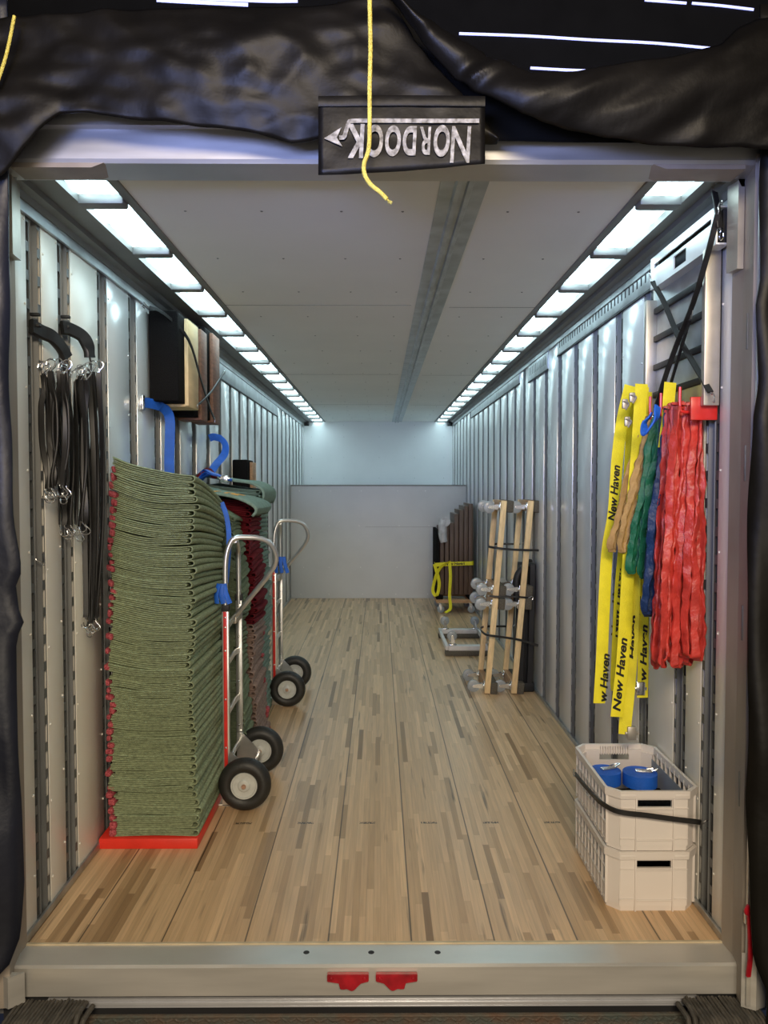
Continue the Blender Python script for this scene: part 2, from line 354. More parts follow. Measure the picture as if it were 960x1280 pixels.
# post centres along both walls
posts = [2.845, 3.115] + [3.54+0.43*k for k in range(22)]
PW = 0.125
def wall(side):
    X = XL if side == 'left' else XR; s = 1 if side == 'left' else -1        # s points into the trailer
    bm = bmesh.new(); box(bm, X-s*0.03, X-s*0.09, Y0-0.15, Y1+0.05, -0.05, ZC+0.1)
    wo = struct('wall_'+side, bm, M['slotshade'])
    edges = [Y0] ; 
    bounds = []
    prev = Y0
    for c in posts:
        bounds.append((prev, c-PW/2)); prev = c+PW/2
    bounds.append((prev, Y1))
    for i, (a, b) in enumerate(bounds):
        if b-a < 0.01: continue
        bm = bmesh.new(); top = 2.70
        box(bm, X-s*0.03, X, a, b, 0.012, top, 0.002)
        if i < 4:                                                             # small round rivets along the near panels
            z = 0.12
            while z < 2.62:
                for yy in ((b-0.014,) if i == 0 else (a+0.014, b-0.014)):
                    lathe(bm, [(0.0001, 0.0045*s), (0.004, 0.003*s), (0.006, -0.001*s)], 'x', (X, yy, z + (0.08 if yy > (a+b)/2 else 0)), 8)
                z += 0.3
        p = obj('wall_panel', bm, M['warmlit'] if i < 3 else M['panel'], wo, True)
    for c in posts:
        bm = bmesh.new()
        f = 0.034; xs = X-s*0.003
        for (a, b, off) in ((c-PW/2, c-PW/2+f, 0), (c+PW/2-f, c+PW/2, 0)):
            m1, m2 = a+f*0.24, b-f*0.24
            def quad(ya, yb, za, zb):
                v = [bm.verts.new((xs, ya, za)), bm.verts.new((xs, yb, za)), bm.verts.new((xs, yb, zb)), bm.verts.new((xs, ya, zb))]
                bm.faces.new(v)
            quad(a, m1, 0.0, 2.68); quad(m2, b, 0.0, 2.68)
            z = 0.0; k = 0
            while z < 2.68:
                zb = min(2.68, z+0.036); quad(m1, m2, z, zb); z += 0.104
        # groove between the slotted flanges
        a, b = c-PW/2+f, c+PW/2-f; d = 0.024
        prof = [(xs, a), (xs+s*0.004, a+0.002), (xs-s*d, a+0.012), (xs-s*d, b-0.012), (xs+s*0.004, b-0.002), (xs, b)]
        for (p, q) in zip(prof, prof[1:]):
            v = [bm.verts.new((p[0], p[1], 0)), bm.verts.new((q[0], q[1], 0)), bm.verts.new((q[0], q[1], 2.68)), bm.verts.new((p[0], p[1], 2.68))]
            bm.faces.new(v)
        bmesh.ops.remove_doubles(bm, verts=bm.verts, dist=0.0001)
        obj('slotted_post', bm, M['post'], wo, False)
    # header band under the top rail
    for (a, b, slots, zb) in (((3.36, 5.32, True, 2.545), (5.62, 6.35, True, 2.50), (6.75, 10.3, False, 2.545)) if side == 'right' else ((5.75, 9.55, False, 2.50),)):
        bm = bmesh.new(); box(bm, X-s*0.01, X+s*0.006, a, b, zb, 2.695, 0.001)
        h = obj('header_band', bm, M['galvc'], wo)
        bm = bmesh.new(); box(bm, X, X+s*0.009, a, b, zb-0.012, zb-0.003); obj('header_lip', bm, M['blackm'], wo)
        if slots:
            bm = bmesh.new(); y = a+0.08
            while y < b-0.05: box(bm, X+s*0.002, X+s*0.0068, y, y+0.016, zb+0.04, zb+0.105); y += 0.058
            obj('vent_slots', bm, M['slotshade'], h)  # solid dark bars painted as shaded openings
    bm = bmesh.new(); box(bm, X, X+s*0.012, Y0, Y1, 0.0, 0.03, 0.003)
    t = struct('baseboard_'+side, bm, M['galv'])
    # top rail: stepped aluminium section between wall and roof panel
    bm = bmesh.new()
    xo = X; xi = X+s*(0.165 if side == 'left' else 0.125)
    prof = [(xo, 2.655), (xo+s*0.02, 2.655), (xo+s*0.03, 2.675), (xo+s*0.06, 2.68), (xo+s*0.064, 2.70), (xi-s*0.02, 2.70), (xi-s*0.016, 2.690), (xi, 2.690), (xi, 2.77), (xo, 2.77)]
    prism(bm, prof, 'y', 2.6, Y1)
    struct('trim_1' if side == 'left' else 'trim_2', bm, M['rail'])
    return wo
wall('left'); wall('right')
# narrow pale strip above left panels
bm = bmesh.new(); box(bm, XL+0.0005, XL+0.014, 2.67, Y1, 2.615, 2.66, 0.002); struct('trim_3', bm, M['galvc'])
bm = bmesh.new(); box(bm, XR-0.014, XR-0.0005, 2.67, Y1, 2.625, 2.66, 0.002); struct('trim_4', bm, M['galvc'])

# ceiling liner between the roof panels
CL, CR = -0.93, 0.955
bm = bmesh.new(); box(bm, CL, CR, 2.60, Y1, ZC, ZC+0.05); ce = struct('ceiling', bm, M['liner'])
for yy in (4.55, 7.40, 10.2):
    bm = bmesh.new(); box(bm, CL+0.02, 0.19, yy, yy+0.005, ZC-0.0012, ZC+0.002); obj('ceiling_seam', bm, M['rail'], ce, False)
    bm = bmesh.new(); box(bm, 0.42, CR-0.02, yy+0.05, yy+0.055, ZC-0.0012, ZC+0.002); obj('ceiling_seam', bm, M['rail'], ce, False)
bm = bmesh.new()
for yy in [3.0+0.62*k for k in range(16)]:
    for xx in (-0.75, -0.45, -0.15, 0.1, 0.5, 0.78):
        lathe(bm, [(0.0001, -0.003), (0.004, -0.002), (0.006, 0.0)], 'z', (xx+R.uniform(-.01, .01), yy, ZC), 8)
obj('ceiling_screws', bm, M['rail'], ce)
for s_ in (1, -1):
    bm = bmesh.new(); x = CL if s_ == 1 else CR
    box(bm, x-0.016*s_, x+0.02*s_, 2.6, Y1, ZC-0.008, ZC+0.06, 0.002); struct('trim_%d' % (5 if s_ == 1 else 6), bm, M['rail'])
# galvanised channel running off centre along the ceiling
bm = bmesh.new()
ca, cb_ = 0.215, 0.385
prism(bm, [(ca, ZC), (ca, ZC-0.006), (ca+0.05, ZC-0.006), (ca+0.056, ZC-0.022), (ca+0.072, ZC-0.022), (ca+0.076, ZC-0.008), (ca+0.092, ZC-0.008),
           (ca+0.096, ZC-0.022), (ca+0.112, ZC-0.022), (ca+0.118, ZC-0.006), (cb_, ZC-0.006), (cb_, ZC)], 'y', 2.6, Y1)
struct('trim_7', bm, M['galvc'])
# translucent roof panels with their bows
for s_, xa, xb in ((-1, -1.115, -0.945), (1, 0.968, 1.125)):
    bm = bmesh.new(); box(bm, xa-0.02, xb+0.02, 2.6, Y1, ZC+0.010, ZC+0.018)
    sk = struct('window_1' if s_ < 0 else 'window_2', bm, M['sky'])
    for k in range(17):
        y = 2.884+0.622*k
        if y > Y1-0.1: break
        bm = bmesh.new(); box(bm, xa, xb, y-0.034, y+0.034, ZC-0.026, ZC+0.012, 0.008); obj('roof_bow', bm, M['rail'], sk)
# far wall and the grey lower bulkhead in front of it
bm = bmesh.new(); box(bm, XL-0.03, XR+0.03, Y1, Y1+0.05, -0.02, 2.8); struct('wall_back', bm, M['back'])
bm = bmesh.new()
for xx in (-1.15, -0.6, 0.0, 0.6, 1.1):
    for zz in (1.75, 2.1, 2.45, 2.65): lathe(bm, [(0.0001, -0.004), (0.003, -0.002), (0.004, 0)], 'y', (xx, Y1, zz), 8)
obj('screws', bm, M['rail'], bpy.data.objects['wall_back'])
bm = bmesh.new(); box(bm, XL+0.003, XR-0.002, 10.92, 12.9, 0, 1.635, 0.004)
bh = struct('wall_bulkhead', bm, M['scuff'])
bm = bmesh.new(); box(bm, XL+0.003, XR-0.002, 10.914, 10.92, 1.62, 1.638); obj('edge_strip', bm, M['rail'], bh)
bm = bmesh.new()
for xx in (-1.12, -0.7, -0.25, 0.25, 0.7):
    for zz in (0.06, 0.45, 1.05, 1.55): lathe(bm, [(0.0001, -0.004), (0.005, -0.003), (0.007, 0)], 'y', (xx+R.uniform(-.04, .04), 10.92, zz), 10)
obj('screws', bm, M['alu'], bh)
bm = bmesh.new(); box(bm, -0.2, 1.0, 10.918, 10.921, 1.03, 1.034); obj('panel_joint', bm, M['rail'], bh, False)
for xx, nm in ((XL+0.045, 'l'), (XR-0.085, 'r')):
    bm = bmesh.new(); box(bm, xx-0.02, xx+0.06, 12.7, 12.78, 2.62, 2.69, 0.006)
    box(bm, xx-0.01, xx+0.05, 12.66, 12.7, 2.635, 2.675, 0.004)
    tag(obj('corner_junction_box', bm, M['blackm']), 'small black junction box in the far %s top corner' % ('left' if nm == 'l' else 'right'), 'junction box')

# ------------------------------------------------------------------ rear door frame
bm = bmesh.new()
prism(bm, [(2.50, 2.70), (2.508, 2.688), (2.62, 2.678), (2.65, 2.70), (2.65, 2.86), (2.505, 2.86), (2.505, 2.83), (2.485, 2.822), (2.485, 2.80), (2.50, 2.793)], 'x', -1.40, 1.40)
fr = struct('trim_8', bm, M['header'])
for s_ in (-1, 1):
    bm = bmesh.new()
    x0 = -1.19 if s_ < 0 else 1.19
    prism(bm, [(x0, 2.672), (x0-s_*0.26, 2.672), (x0-s_*0.30, 2.687), (x0, 2.687)], 'y', 2.50, 2.60); obj('header_gusset', bm, M['jamb'], fr)
# right jamb
bm = bmesh.new(); prism(bm, [(1.232, 2.672), (1.238, 2.60), (1.222, 2.50), (1.265, 2.485), (1.36, 2.485), (1.36, 2.672)], 'z', -0.11, 2.72)
jr = struct('trim_9', bm, M['jamb'])
bm = bmesh.new()
prism(bm, [(1.205, 2.66), (1.215, 2.60), (1.236, 2.60), (1.235, 2.66)], 'z', 2.38, 2.68)
obj('reinforcement_plate', bm, M['alub'], jr)
for z in (2.1, 1.66, 1.12, 0.55):
    bm = bmesh.new(); box(bm, 1.2265, 1.2320, 2.545, 2.556, z, z+0.12, 0.002); obj('latch_slot', bm, M['rail'], jr)
bm = bmesh.new(); box(bm, 1.225, 1.262, 2.470, 2.487, -0.10, 2.7, 0.006); obj('door_edge', bm, M['stainless'], jr)
# left jamb
bm = bmesh.new(); prism(bm, [(-1.262, 2.672), (-1.262, 2.62), (-1.24, 2.50), (-1.36, 2.485), (-1.36, 2.672)], 'z', -0.11, 2.72)
jl = struct('trim_10', bm, M['jamb'])
bm = bmesh.new(); prism(bm, [(-1.235, 2.66), (-1.225, 2.58), (-1.262, 2.58), (-1.262, 2.66)], 'z', 2.42, 2.68); obj('reinforcement_plate', bm, M['alub'], jl)
# sill
bm = bmesh.new(); prism(bm, [(2.672, 0.001), (2.555, 0.001), (2.546, -0.006), (2.546, -0.104), (2.60, -0.104), (2.60, -0.2), (2.672, -0.2)], 'x', -1.34, 1.36)
si = struct('trim_11', bm, M['stainless'])
for px in (383, 464, 547):
    p = at(px, 1190.5, z=0.001); bm = bmesh.new(); lathe(bm, [(0.0001, 0.0006), (0.008, 0.0006), (0.011, 0)], 'z', (p.x, p.y, 0.0012), 16); obj('screw_hole', bm, M['slotshade'], si)  # dark disc painted as the shade in a hole
bm = bmesh.new(); box(bm, XL, XR-0.01, 2.665, 2.678, 0.0, 0.006, 0.002); struct('trim_12', bm, M['board'])
bm = bmesh.new()
for k, (za, zb) in enumerate(((-0.150, -0.143), (-0.142, -0.128), (-0.127, -0.119))): box(bm, -1.14, 1.10, 2.552-0.003*(k % 2), 2.57, za, zb, 0.002)
tag(obj('leveler_edge_rail', bm, M['white_metal']), 'bright ribbed aluminium strip running below the steel sill', 'metal strip')
bm = bmesh.new(); box(bm, -1.3, 1.3, 2.572, 2.6, -0.2, -0.1); struct('trim_13', bm, M['slotshade'])  # black strip standing for the shade in the gap under the sill
# red rubber-like latch brackets on the sill
def bracket(x0, x1, mir, label):
    bm = bmesh.new(); W = x1-x0; yb, yf = 2.546, 2.528
    def X(t): return x0+W*(1-t if mir else t)
    poly = [(0, -0.020), (1, -0.020), (1, -0.046), (0.80, -0.049), (0.68, -0.072), (0.60, -0.079), (0.52, -0.075), (0.47, -0.066), (0.43, -0.073), (0.31, -0.072), (0.29, -0.048), (0, -0.046)]
    pl = [(X(u), v) for u, v in poly]
    if mir: pl = pl[::-1]
    prism(bm, pl, 'y', yf, yb)
    bmesh.ops.bevel(bm, geom=list(bm.edges), offset=0.0022, segments=2, affect='EDGES')
    o = obj('sill_bracket', bm, M['darkred'])
    tag(o, label, 'bracket')
    for t in (0.1, 0.9):
        bm = bmesh.new(); lathe(bm, [(0.0001, -0.004), (0.006, -0.003), (0.008, 0.001)], 'y', (X(t), yf, -0.034), 12); obj('bolt', bm, M['darkred'], o)
bracket(-0.178, -0.036, False, 'worn dark red bracket bolted to the sill, the left of the two')
bracket(-0.012, 0.130, True, 'bright red bracket bolted to the sill, the right of the two')

# dock leveler plate with tread lugs
t = thing('dock_plate', 'rusty green diamond tread dock plate in front of the sill', 'dock plate', (0, 2.3, -0.165))
bm = bmesh.new(); box(bm, -1.12, 1.08, -0.9, 0.238, -0.03, 0.0, 0.003); box(bm, -1.12, 1.08, 0.225, 0.24, -0.03, 0.004, 0.002); obj('plate', bm, M['plate'], t)
bm = bmesh.new()
for i in range(84):
    for j in range(6):
        x = -1.1+i*0.026; y = 0.21-j*0.026; a = 0.7 if (i+j) % 2 else -0.7
        box(bm, -0.012, 0.012, -0.0035, 0.0035, 0, 0.0028, 0, Matrix.Translation((x, y, 0)) @ Matrix.Rotation(a, 4, 'Z'))
tag(obj('tread_lugs', bm, M['plate'], t), None, None, kind='stuff')

def ribbed_block(x0, x1, lean, label):
    t = thing('ribbed_bumper', label, 'bumper', ((x0+x1)/2, 2.49, -0.165)); w_ = (x1-x0)/2
    bm = bmesh.new(); box(bm, -w_, w_, -0.06, 0.05, 0.0, 0.048, 0.008); obj('core', bm, M['rib'], t)
    n = int((x1-x0)/0.0125)
    bm = bmesh.new()
    for k in range(n):
        x = -w_+0.006+k*0.0125
        tube(bm, [(x-lean*0.02, -0.064, 0.01), (x-lean*0.01, -0.063, 0.045), (x+lean*0.006, -0.03, 0.054+R.uniform(-.002, .003)), (x+lean*0.018, 0.045, 0.056+R.uniform(-.004, .004))], 0.0052, 6, 3)
    tag(obj('rib', bm, M['rib'], t), None, None)
    e = -lean
    for q in range(2):
        bm = bmesh.new(); xx = (w_ if x0 < 0 else -w_)+(0.012+q*0.022)*(1 if x0 < 0 else -1)
        tube(bm, [(xx, -0.06, 0.0), (xx, -0.05, 0.045), (xx, -0.02, 0.058-0.012*q), (xx, 0.04, 0.05-0.012*q)], 0.009, 8, 4); obj('end_flap', bm, M['rib'], t)
ribbed_block(-1.235, -1.01, 0.5, 'dusty ribbed rubber bumper at the left end of the dock plate')
ribbed_block(1.055, 1.285, -0.5, 'dusty ribbed rubber bumper at the right end of the dock plate')
for a, b, l in ((-1.45, -1.125, 'left'), (1.135, 1.45, 'right')):
    bm = bmesh.new(); box(bm, a, b, 1.9, 2.425, -0.20, -0.163, 0.004)
    tag(obj('dock_timber', bm, M['board']), 'pale worn timber board below the %s ribbed bumper' % l, 'timber')
for a, b, l in ((-1.12, -1.02, 'left'), (1.03, 1.13, 'right')):
    bm = bmesh.new(); box(bm, a, b, 1.9, 2.425, -0.20, -0.158, 0.004)
    tag(obj('dock_edge_bar', bm, M['rib']), 'dark steel bar between tread plate and %s timber board' % l, 'steel bar')

# ------------------------------------------------------------------ dock shelter fabric
def interp(cont, x):
    if x <= cont[0][0]: return cont[0][1]
    for (a, b), (c, d) in zip(cont, cont[1:]):
        if x <= c: return b+(d-b)*(x-a)/(c-a)
    return cont[-1][1]
def cloth(name, top, bot, x0, x1, Y, m, nx=110, ny=34, amp=0.05, seed=0, sc=(2.0, 3.2), slant=0.9, thick=0.006, extra=None):
    bm = bmesh.new(); g = []
    for i in range(nx+1):
        u = i/nx; px = x0+(x1-x0)*u; col = []
        a, b = interp(top, px), interp(bot, px)
        for j in range(ny+1):
            v = j/ny; p = at(px, a+(b-a)*v, y=Y)
            q = Vector(((p.x+slant*p.z)*sc[0], (p.z-0.3*p.x)*sc[1], seed))
            n = noise.noise(q)+0.5*abs(noise.noise(q*2.3+Vector((0, 0, 7))))+0.22*noise.noise(q*5.1)
            d = amp*n - amp*0.7*math.sin(PI*v)**0.7
            if extra: d += extra(px, v)
            col.append(bm.verts.new((p.x, Y+d, p.z)))
        g.append(col)
    for i in range(nx):
        for j in range(ny): bm.faces.new((g[i][j], g[i+1][j], g[i+1][j+1], g[i][j+1]))
    o = obj(name, bm, m)
    md = o.modifiers.new('thickness', 'SOLIDIFY'); md.thickness = thick; md.offset = 0
    o.data.polygons.foreach_set('use_smooth', [True]*len(o.data.polygons))
    return o
topL = [(-60, 10), (0, 22), (60, 18), (160, 10), (300, 7), (420, 2), (480, -8), (490, 0), (520, 55), (565, 105), (610, 155), (622, 176)]
botL = [(-60, 230), (0, 218), (20, 200), (40, 178), (58, 158), (76, 143), (110, 141), (160, 149), (230, 155), (300, 161), (340, 168), (362, 175), (392, 173), (450, 171), (560, 174), (622, 177)]
tag(cloth('shelter_curtain', topL, botL, -60, 622, 2.36, M['vinyl'], 150, 36, 0.045, 3.1), 'wrinkled black vinyl head curtain across the top left of the doorway', 'curtain')
topR = [(480, -8), (500, 6), (560, 34), (620, 66), (664, 90), (720, 93), (790, 83), (850, 70), (900, 58), (922, 36), (945, 26), (1040, 20)]
botR = [(480, -6), (500, 12), (540, 60), (590, 108), (650, 146), (700, 160), (760, 171), (812, 175), (870, 180), (930, 179), (950, 182), (1040, 190)]
tag(cloth('shelter_curtain', topR, botR, 482, 1040, 2.30, M['vinyl'], 130, 28, 0.05, 9.4, (1.8, 3.4), -0.8), 'twisted black vinyl curtain fold sweeping down to the top right corner', 'curtain')
tag(cloth('curtain_lining', [(400, 0), (500, 12), (620, 78), (664, 96), (790, 88), (900, 64), (1040, 40)], [(400, 172), (620, 176), (1040, 182)], 420, 1040, 2.44, M['vinyld'], 60, 14, 0.01, 5.0),  # deeper black than the curtain; the shade behind it is in the colour
    'lining sheet with its shade painted black behind the twisted right hand curtain fold', 'curtain')
# side drapes
def drape(name, edge, outer, Y, m, seed, label):
    bm = bmesh.new(); g = []
    ny, nx = 90, 14
    for j in range(ny+1):
        z = 3.15-3.5*j/ny; row = []
        xe = interp(edge, -z)
        for i in range(nx+1):
            u = i/nx; x = xe+(outer-xe)*u
            n = noise.noise(Vector((x*4+z*0.5, z*1.3, seed)))+0.5*noise.noise(Vector((x*10+z, z*3.1, seed+4)))
            row.append(bm.verts.new((x, Y+0.05*n-0.05*math.sin(u*PI/2), z)))
        g.append(row)
    for j in range(ny):
        for i in range(nx): bm.faces.new((g[j][i], g[j][i+1], g[j+1][i+1], g[j+1][i]))
    o = obj(name, bm, m); md = o.modifiers.new('thickness', 'SOLIDIFY'); md.thickness = 0.008; md.offset = 0
    return tag(o, label, 'curtain')
def edge_px(lst, Y): return sorted([(-at(px, py, y=Y).z, at(px, py, y=Y).x) for px, py in lst])
drape('side_drape', edge_px([(14, 0), (12, 200), (13, 300), (16, 500), (18, 650), (25, 700), (24, 720), (16, 730), (20, 765), (27, 780), (16, 800), (19, 900), (22, 1000), (23, 1110), (18, 1180), (6, 1215), (-20, 1235)], 2.42),
      -1.75, 2.42, M['bluelit_drape'], 2.2, 'black vinyl side drape tinted by painted bluish light at the left of the doorway')
drape('side_drape', edge_px([(952, 0), (950, 180), (950, 350), (944, 380), (947, 480), (940, 520), (937, 700), (934, 860), (932, 1000), (936, 1100), (942, 1200), (958, 1240)], 2.42),
      1.75, 2.42, M['vinyl'], 6.1, 'black vinyl side drape hanging at the right of the doorway')
# logo flap
lf = thing('logo_flap', 'black vinyl flap with faded silver upside down lettering, hanging over the header', 'sign')
P = lambda px, py, Y=2.262: at(px, py, y=Y)
bm = bmesh.new(); g = []
for i in range(31):
    u = i/30; px = 398+208*u; col = []
    for j in range(13):
        v = j/12; yt = 126; yb = 219-14*u**1.5
        p = at(px, yt+(yb-yt)*v, y=2.265); n = 0.006*noise.noise(Vector((u*5, v*3, 1)))-0.0*v
        col.append(bm.verts.new((p.x, 2.265+n, p.z)))
    g.append(col)
for i in range(30):
    for j in range(12): bm.faces.new((g[i][j], g[i+1][j], g[i+1][j+1], g[i][j+1]))
o = obj('flap', bm, M['vinyl'], lf); md = o.modifiers.new('thickness', 'SOLIDIFY'); md.thickness = 0.004
a, b = P(398, 128), P(606, 128)
bm = bmesh.new(); tube(bm, [(a.x, 2.256, a.z), ((a.x+b.x)/2, 2.254, a.z+.002), (b.x, 2.256, b.z)], 0, flat=(Vector((0, 0, 1)), 0.03, 0.004)); obj('hem', bm, M['vinyl'], lf)
c = P(520, 176, 2.2535)
for ch, px, hgt, w_ in (('N', 577, 45, 1.15), ('O', 553, 36, 1.0), ('R', 533, 34, 1.0), ('D', 513, 34, 1.0), ('O', 492, 35, 1.0), ('C', 471, 37, 1.0), ('K', 447, 40, 1.1)):
    c = P(px, 174+ (4 if ch == 'N' else 0), 2.2535); ms = 2.2535/950
    me = text_mesh('letter', ch, hgt*ms*1.38, 0.10, 0.0042 if ch not in 'RN' else 0.0022, 0.0006, 1, 0.50*w_)
    o = link('letter', me, M['print'], lf, False, frame_mtx(c, (-1, 0, 0.0), (0, 0, -1)))
bm = bmesh.new()
tube(bm, [P(599, 151, 2.2535), P(520, 151, 2.2535), P(445, 151, 2.2535), P(436, 154, 2.2535), P(433, 162, 2.2535), P(430, 171, 2.2535), P(424, 172, 2.2535)], 0, seg=5, flat=(lambda t: (0, 1, 0), 0.0012, 0.012))
obj('logo_line', bm, M['print'], lf)
bm = bmesh.new()
pts = [P(*q, 2.2535) for q in ((427, 159), (405, 173), (428, 183), (421, 172))]
vv = [bm.verts.new((p.x, 2.2530, p.z)) for p in pts]; v2 = [bm.verts.new((p.x, 2.2545, p.z)) for p in pts]
bm.faces.new((vv[0], vv[1], vv[3])); bm.faces.new((vv[1], vv[2], vv[3]))
bm.faces.new((v2[0], v2[1], v2[3])); bm.faces.new((v2[1], v2[2], v2[3]))
for k in range(4): bm.faces.new((vv[k], vv[(k+1) % 4], v2[(k+1) % 4], v2[k]))
obj('logo_arrow', bm, M['print'], lf, False)
# rope
bm = bmesh.new()
tube(bm, [at(462, -40, y=2.18), at(462, 0, y=2.18), at(463, 60, y=2.18), at(462, 110, y=2.18), at(462, 150, y=2.18), at(461, 185, y=2.18), at(455, 205, y=2.18), at(456, 218, y=2.18), at(463, 230, y=2.18), at(475, 240, y=2.18), at(484, 249, y=2.18)], 0.0062, 8, 6)
ro = tag(obj('pull_rope', bm, M['rope']), 'thin yellow rope hanging down in front of the logo flap', 'rope')
bm = bmesh.new()
for k in range(6):
    e = at(484, 249, y=2.18); f_ = at(488+R.uniform(-3, 3), 254+R.uniform(-3, 2), y=2.18+R.uniform(-.008, .008)); tube(bm, [e, f_], 0.0014, 4, 1)
obj('frayed_end', bm, M['rope'], ro)
bm = bmesh.new(); tube(bm, [at(18, 20, y=2.3), at(10, 60, y=2.3), at(3, 85, y=2.3), at(-6, 110, y=2.3)], 0.005, 8, 4)
tag(obj('pull_rope', bm, M['rope']), 'short piece of yellow rope at the top left edge of the doorway', 'rope')
# dark canopy behind the curtain with slits of daylight
bm = bmesh.new(); box(bm, -1.9, 1.9, 3.0, 3.03, 2.80, 4.2); cn = tag(obj('dock_canopy', bm, M['vinyld']), 'black canopy sheet above the header, pierced by slits of daylight', 'canopy')
for pts in ([(574, 42), (660, 45), (740, 50), (820, 54), (905, 62)], [(663, 85), (720, 88), (778, 89)], [(806, 0), (858, 4)], [(865, 4), (900, 7), (942, 12)], [(946, 60), (960, 62)], [(950, 92), (962, 95)],
            [(196, 0), (230, 2), (310, 6)], [(230, -3), (330, 1), (372, 1)]):
    bm = bmesh.new(); wd = 0.010 if pts[0][0] > 400 else 0.014
    tube(bm, [at(a, b, y=2.995) for a, b in pts], 0, seg=3, flat=(Vector((0, 0, 1)), wd, 0.004)); obj('daylight_slit', bm, M['seam'], cn)

# ------------------------------------------------------------------ moving blankets
def ribbon_strip(path, h):
    """offset both sides of a 2D path"""
    L_, R_ = [], []
    n = len(path)
    for i in range(n):
        a = path[max(0, i-1)]; b = path[min(n-1, i+1)]
        tx, tz = b[0]-a[0], b[1]-a[1]; l = math.hypot(tx, tz) or 1
        nx, nz = -tz/l, tx/l
        L_.append((path[i][0]+nx*h, path[i][1]+nz*h)); R_.append((path[i][0]-nx*h, path[i][1]-nz*h))
    return L_ + R_[::-1]
def hairpin(x0, x1, zc, r, ns=9, na=6, x0b=None):
    p = [(x0+(x1-r-x0)*i/ns, zc-r) for i in range(ns)]
    p += [(x1-r+r*math.sin(PI*k/na), zc-r*math.cos(PI*k/na)) for k in range(na+1)]
    xb = x0 if x0b is None else x0b
    p += [(x1-r+(xb-(x1-r))*i/ns, zc+r) for i in range(1, ns+1)]
    return p
def blanket_mesh(x0, x1, y0, y1, z, t, dfm, fold_right=True, ns=9, ny=6, jit=None):
    q = t/4
    bm = bmesh.new()
    j = jit or random.Random(1)
    e = j.uniform(-0.006, 0.006); e2 = j.uniform(0.004, 0.02); e3 = j.uniform(0, 0.02)
    paths = [(hairpin(x0+j.uniform(0, .015), x1+e, z+t/2, 1.5*q, ns, 6, x0+e3), q*0.45), (hairpin(x0+j.uniform(0, .03), x1+e-q*1.2-e2, z+t/2, 0.5*q, ns, 4), q*0.42)]
    for path, h in paths:
        secs = []
        ys = [y0, y0+0.004, y0+0.012] + [y0+(y1-y0)*k/ny for k in range(1, ny)] + [y1-0.012, y1]
        for k, y in enumerate(ys):
            hh = h*(0.35 if k in (0, len(ys)-1) else (0.85 if k == 1 else 1))
            yo = e*0.6
            secs.append([bm.verts.new(dfm(a, y+yo, b)) for a, b in ribbon_strip(path, hh)])
        m_ = len(secs[0])
        for A, B in zip(secs, secs[1:]):
            for k in range(m_): bm.faces.new((A[k], A[(k+1) % m_], B[(k+1) % m_], B[k]))
        for S in (secs[0][::-1], secs[-1]):
            hn = m_//2
            for k in range(hn-1): bm.faces.new((S[k], S[k+1], S[m_-2-k], S[m_-1-k]))
    return bm
def stack(x0, x1, y0, y1, zb, n, t, dfm, mats, label, group, seed, binding=None, bind_side='left', ns=9, ny=5):
    rr = random.Random(seed); z = zb
    for k in range(n):
        m_, lab, grp = mats(k)
        tt = t*rr.uniform(0.85, 1.15); f = k/n
        jx = rr.uniform(-0.016, 0.006)
        p1, p2, aw = rr.uniform(0, 6), rr.uniform(4, 14), rr.uniform(0.001, 0.0045)
        def df2(x, y, zz, p1=p1, p2=p2, aw=aw): return dfm(x, y, zz+aw*math.sin(x*p2*1.6+p1+y*3))
        bm = blanket_mesh(x0+0.015*rr.random(), x1+jx, y0+rr.uniform(-.010, .008), y1, z, tt*1.01, df2, True, ns, ny, rr)
        o = obj('moving_blanket', bm, m_); tag(o, lab, 'blanket', grp)
        if binding and binding(k, rr):
            bm = bmesh.new(); W_ = 0.018+0.02*rr.random(); xx = (x0+0.0+rr.uniform(-.012, .008)) if bind_side == 'left' else x1-0.03
            ya, yb = (y0-0.008+rr.uniform(-.006, .004), y0+0.2) if bind_side == 'left' else (y1-0.05, y1+0.004)
            box(bm, xx, xx+W_, ya, yb, z+tt*0.02, z+tt*rr.uniform(0.7, 1.0), tt*0.3)
            for v_ in bm.verts: v_.co = dfm(v_.co.x, v_.co.y, v_.co.z+rr.uniform(-.0015, .0015))
            obj('edge_binding', bm, M['binding'], o)
        z += tt
    return z
# front stack on its red platform
SX0, SX1, SY0, SY1 = -1.235, -0.828, 3.40, 4.06
bm = bmesh.new(); box(bm, -1.268, -0.822, 3.385, 4.04, 0.0, 0.048, 0.004)
pl = tag(obj('red_platform', bm, M['redplat']), 'low bright red platform under the tall front blanket stack', 'platform')
def d1(x, y, z):
    f = max(0.0, (z-0.05)/1.65); u = (SX1-x)/(SX1-SX0); v = (y-SY0)/(SY1-SY0)
    dz = 0.085*f**1.6*max(0, u)**2.2 + 0.018*math.sin(z*7.0+1.0)*u*f - 0.012*math.sin(PI*u)*(1-abs(2*f-1))
    dz += (-0.15*max(0, v)**1.5*f**4) + 0.03*math.sin(z*9)*v*(1-f)*0.4
    dx = 0.006*math.sin(z*5.2+0.6)*(1-u)+0.006*math.sin(z*13) + 0.03*u*f
    dy = 0.012*math.sin(z*4+1)
    return Vector((x+dx, y+dy, z+dz))
G1 = 'green blankets in the tall front stack'
stack(SX0, SX1, SY0, SY1, 0.049, 51, 0.0322, d1, lambda k: (M['green1'], 'sage green quilted moving blanket folded in the tall front stack on the red platform', G1), '', '', 11,
      lambda k, r: r.random() < 0.86, ns=12, ny=6)
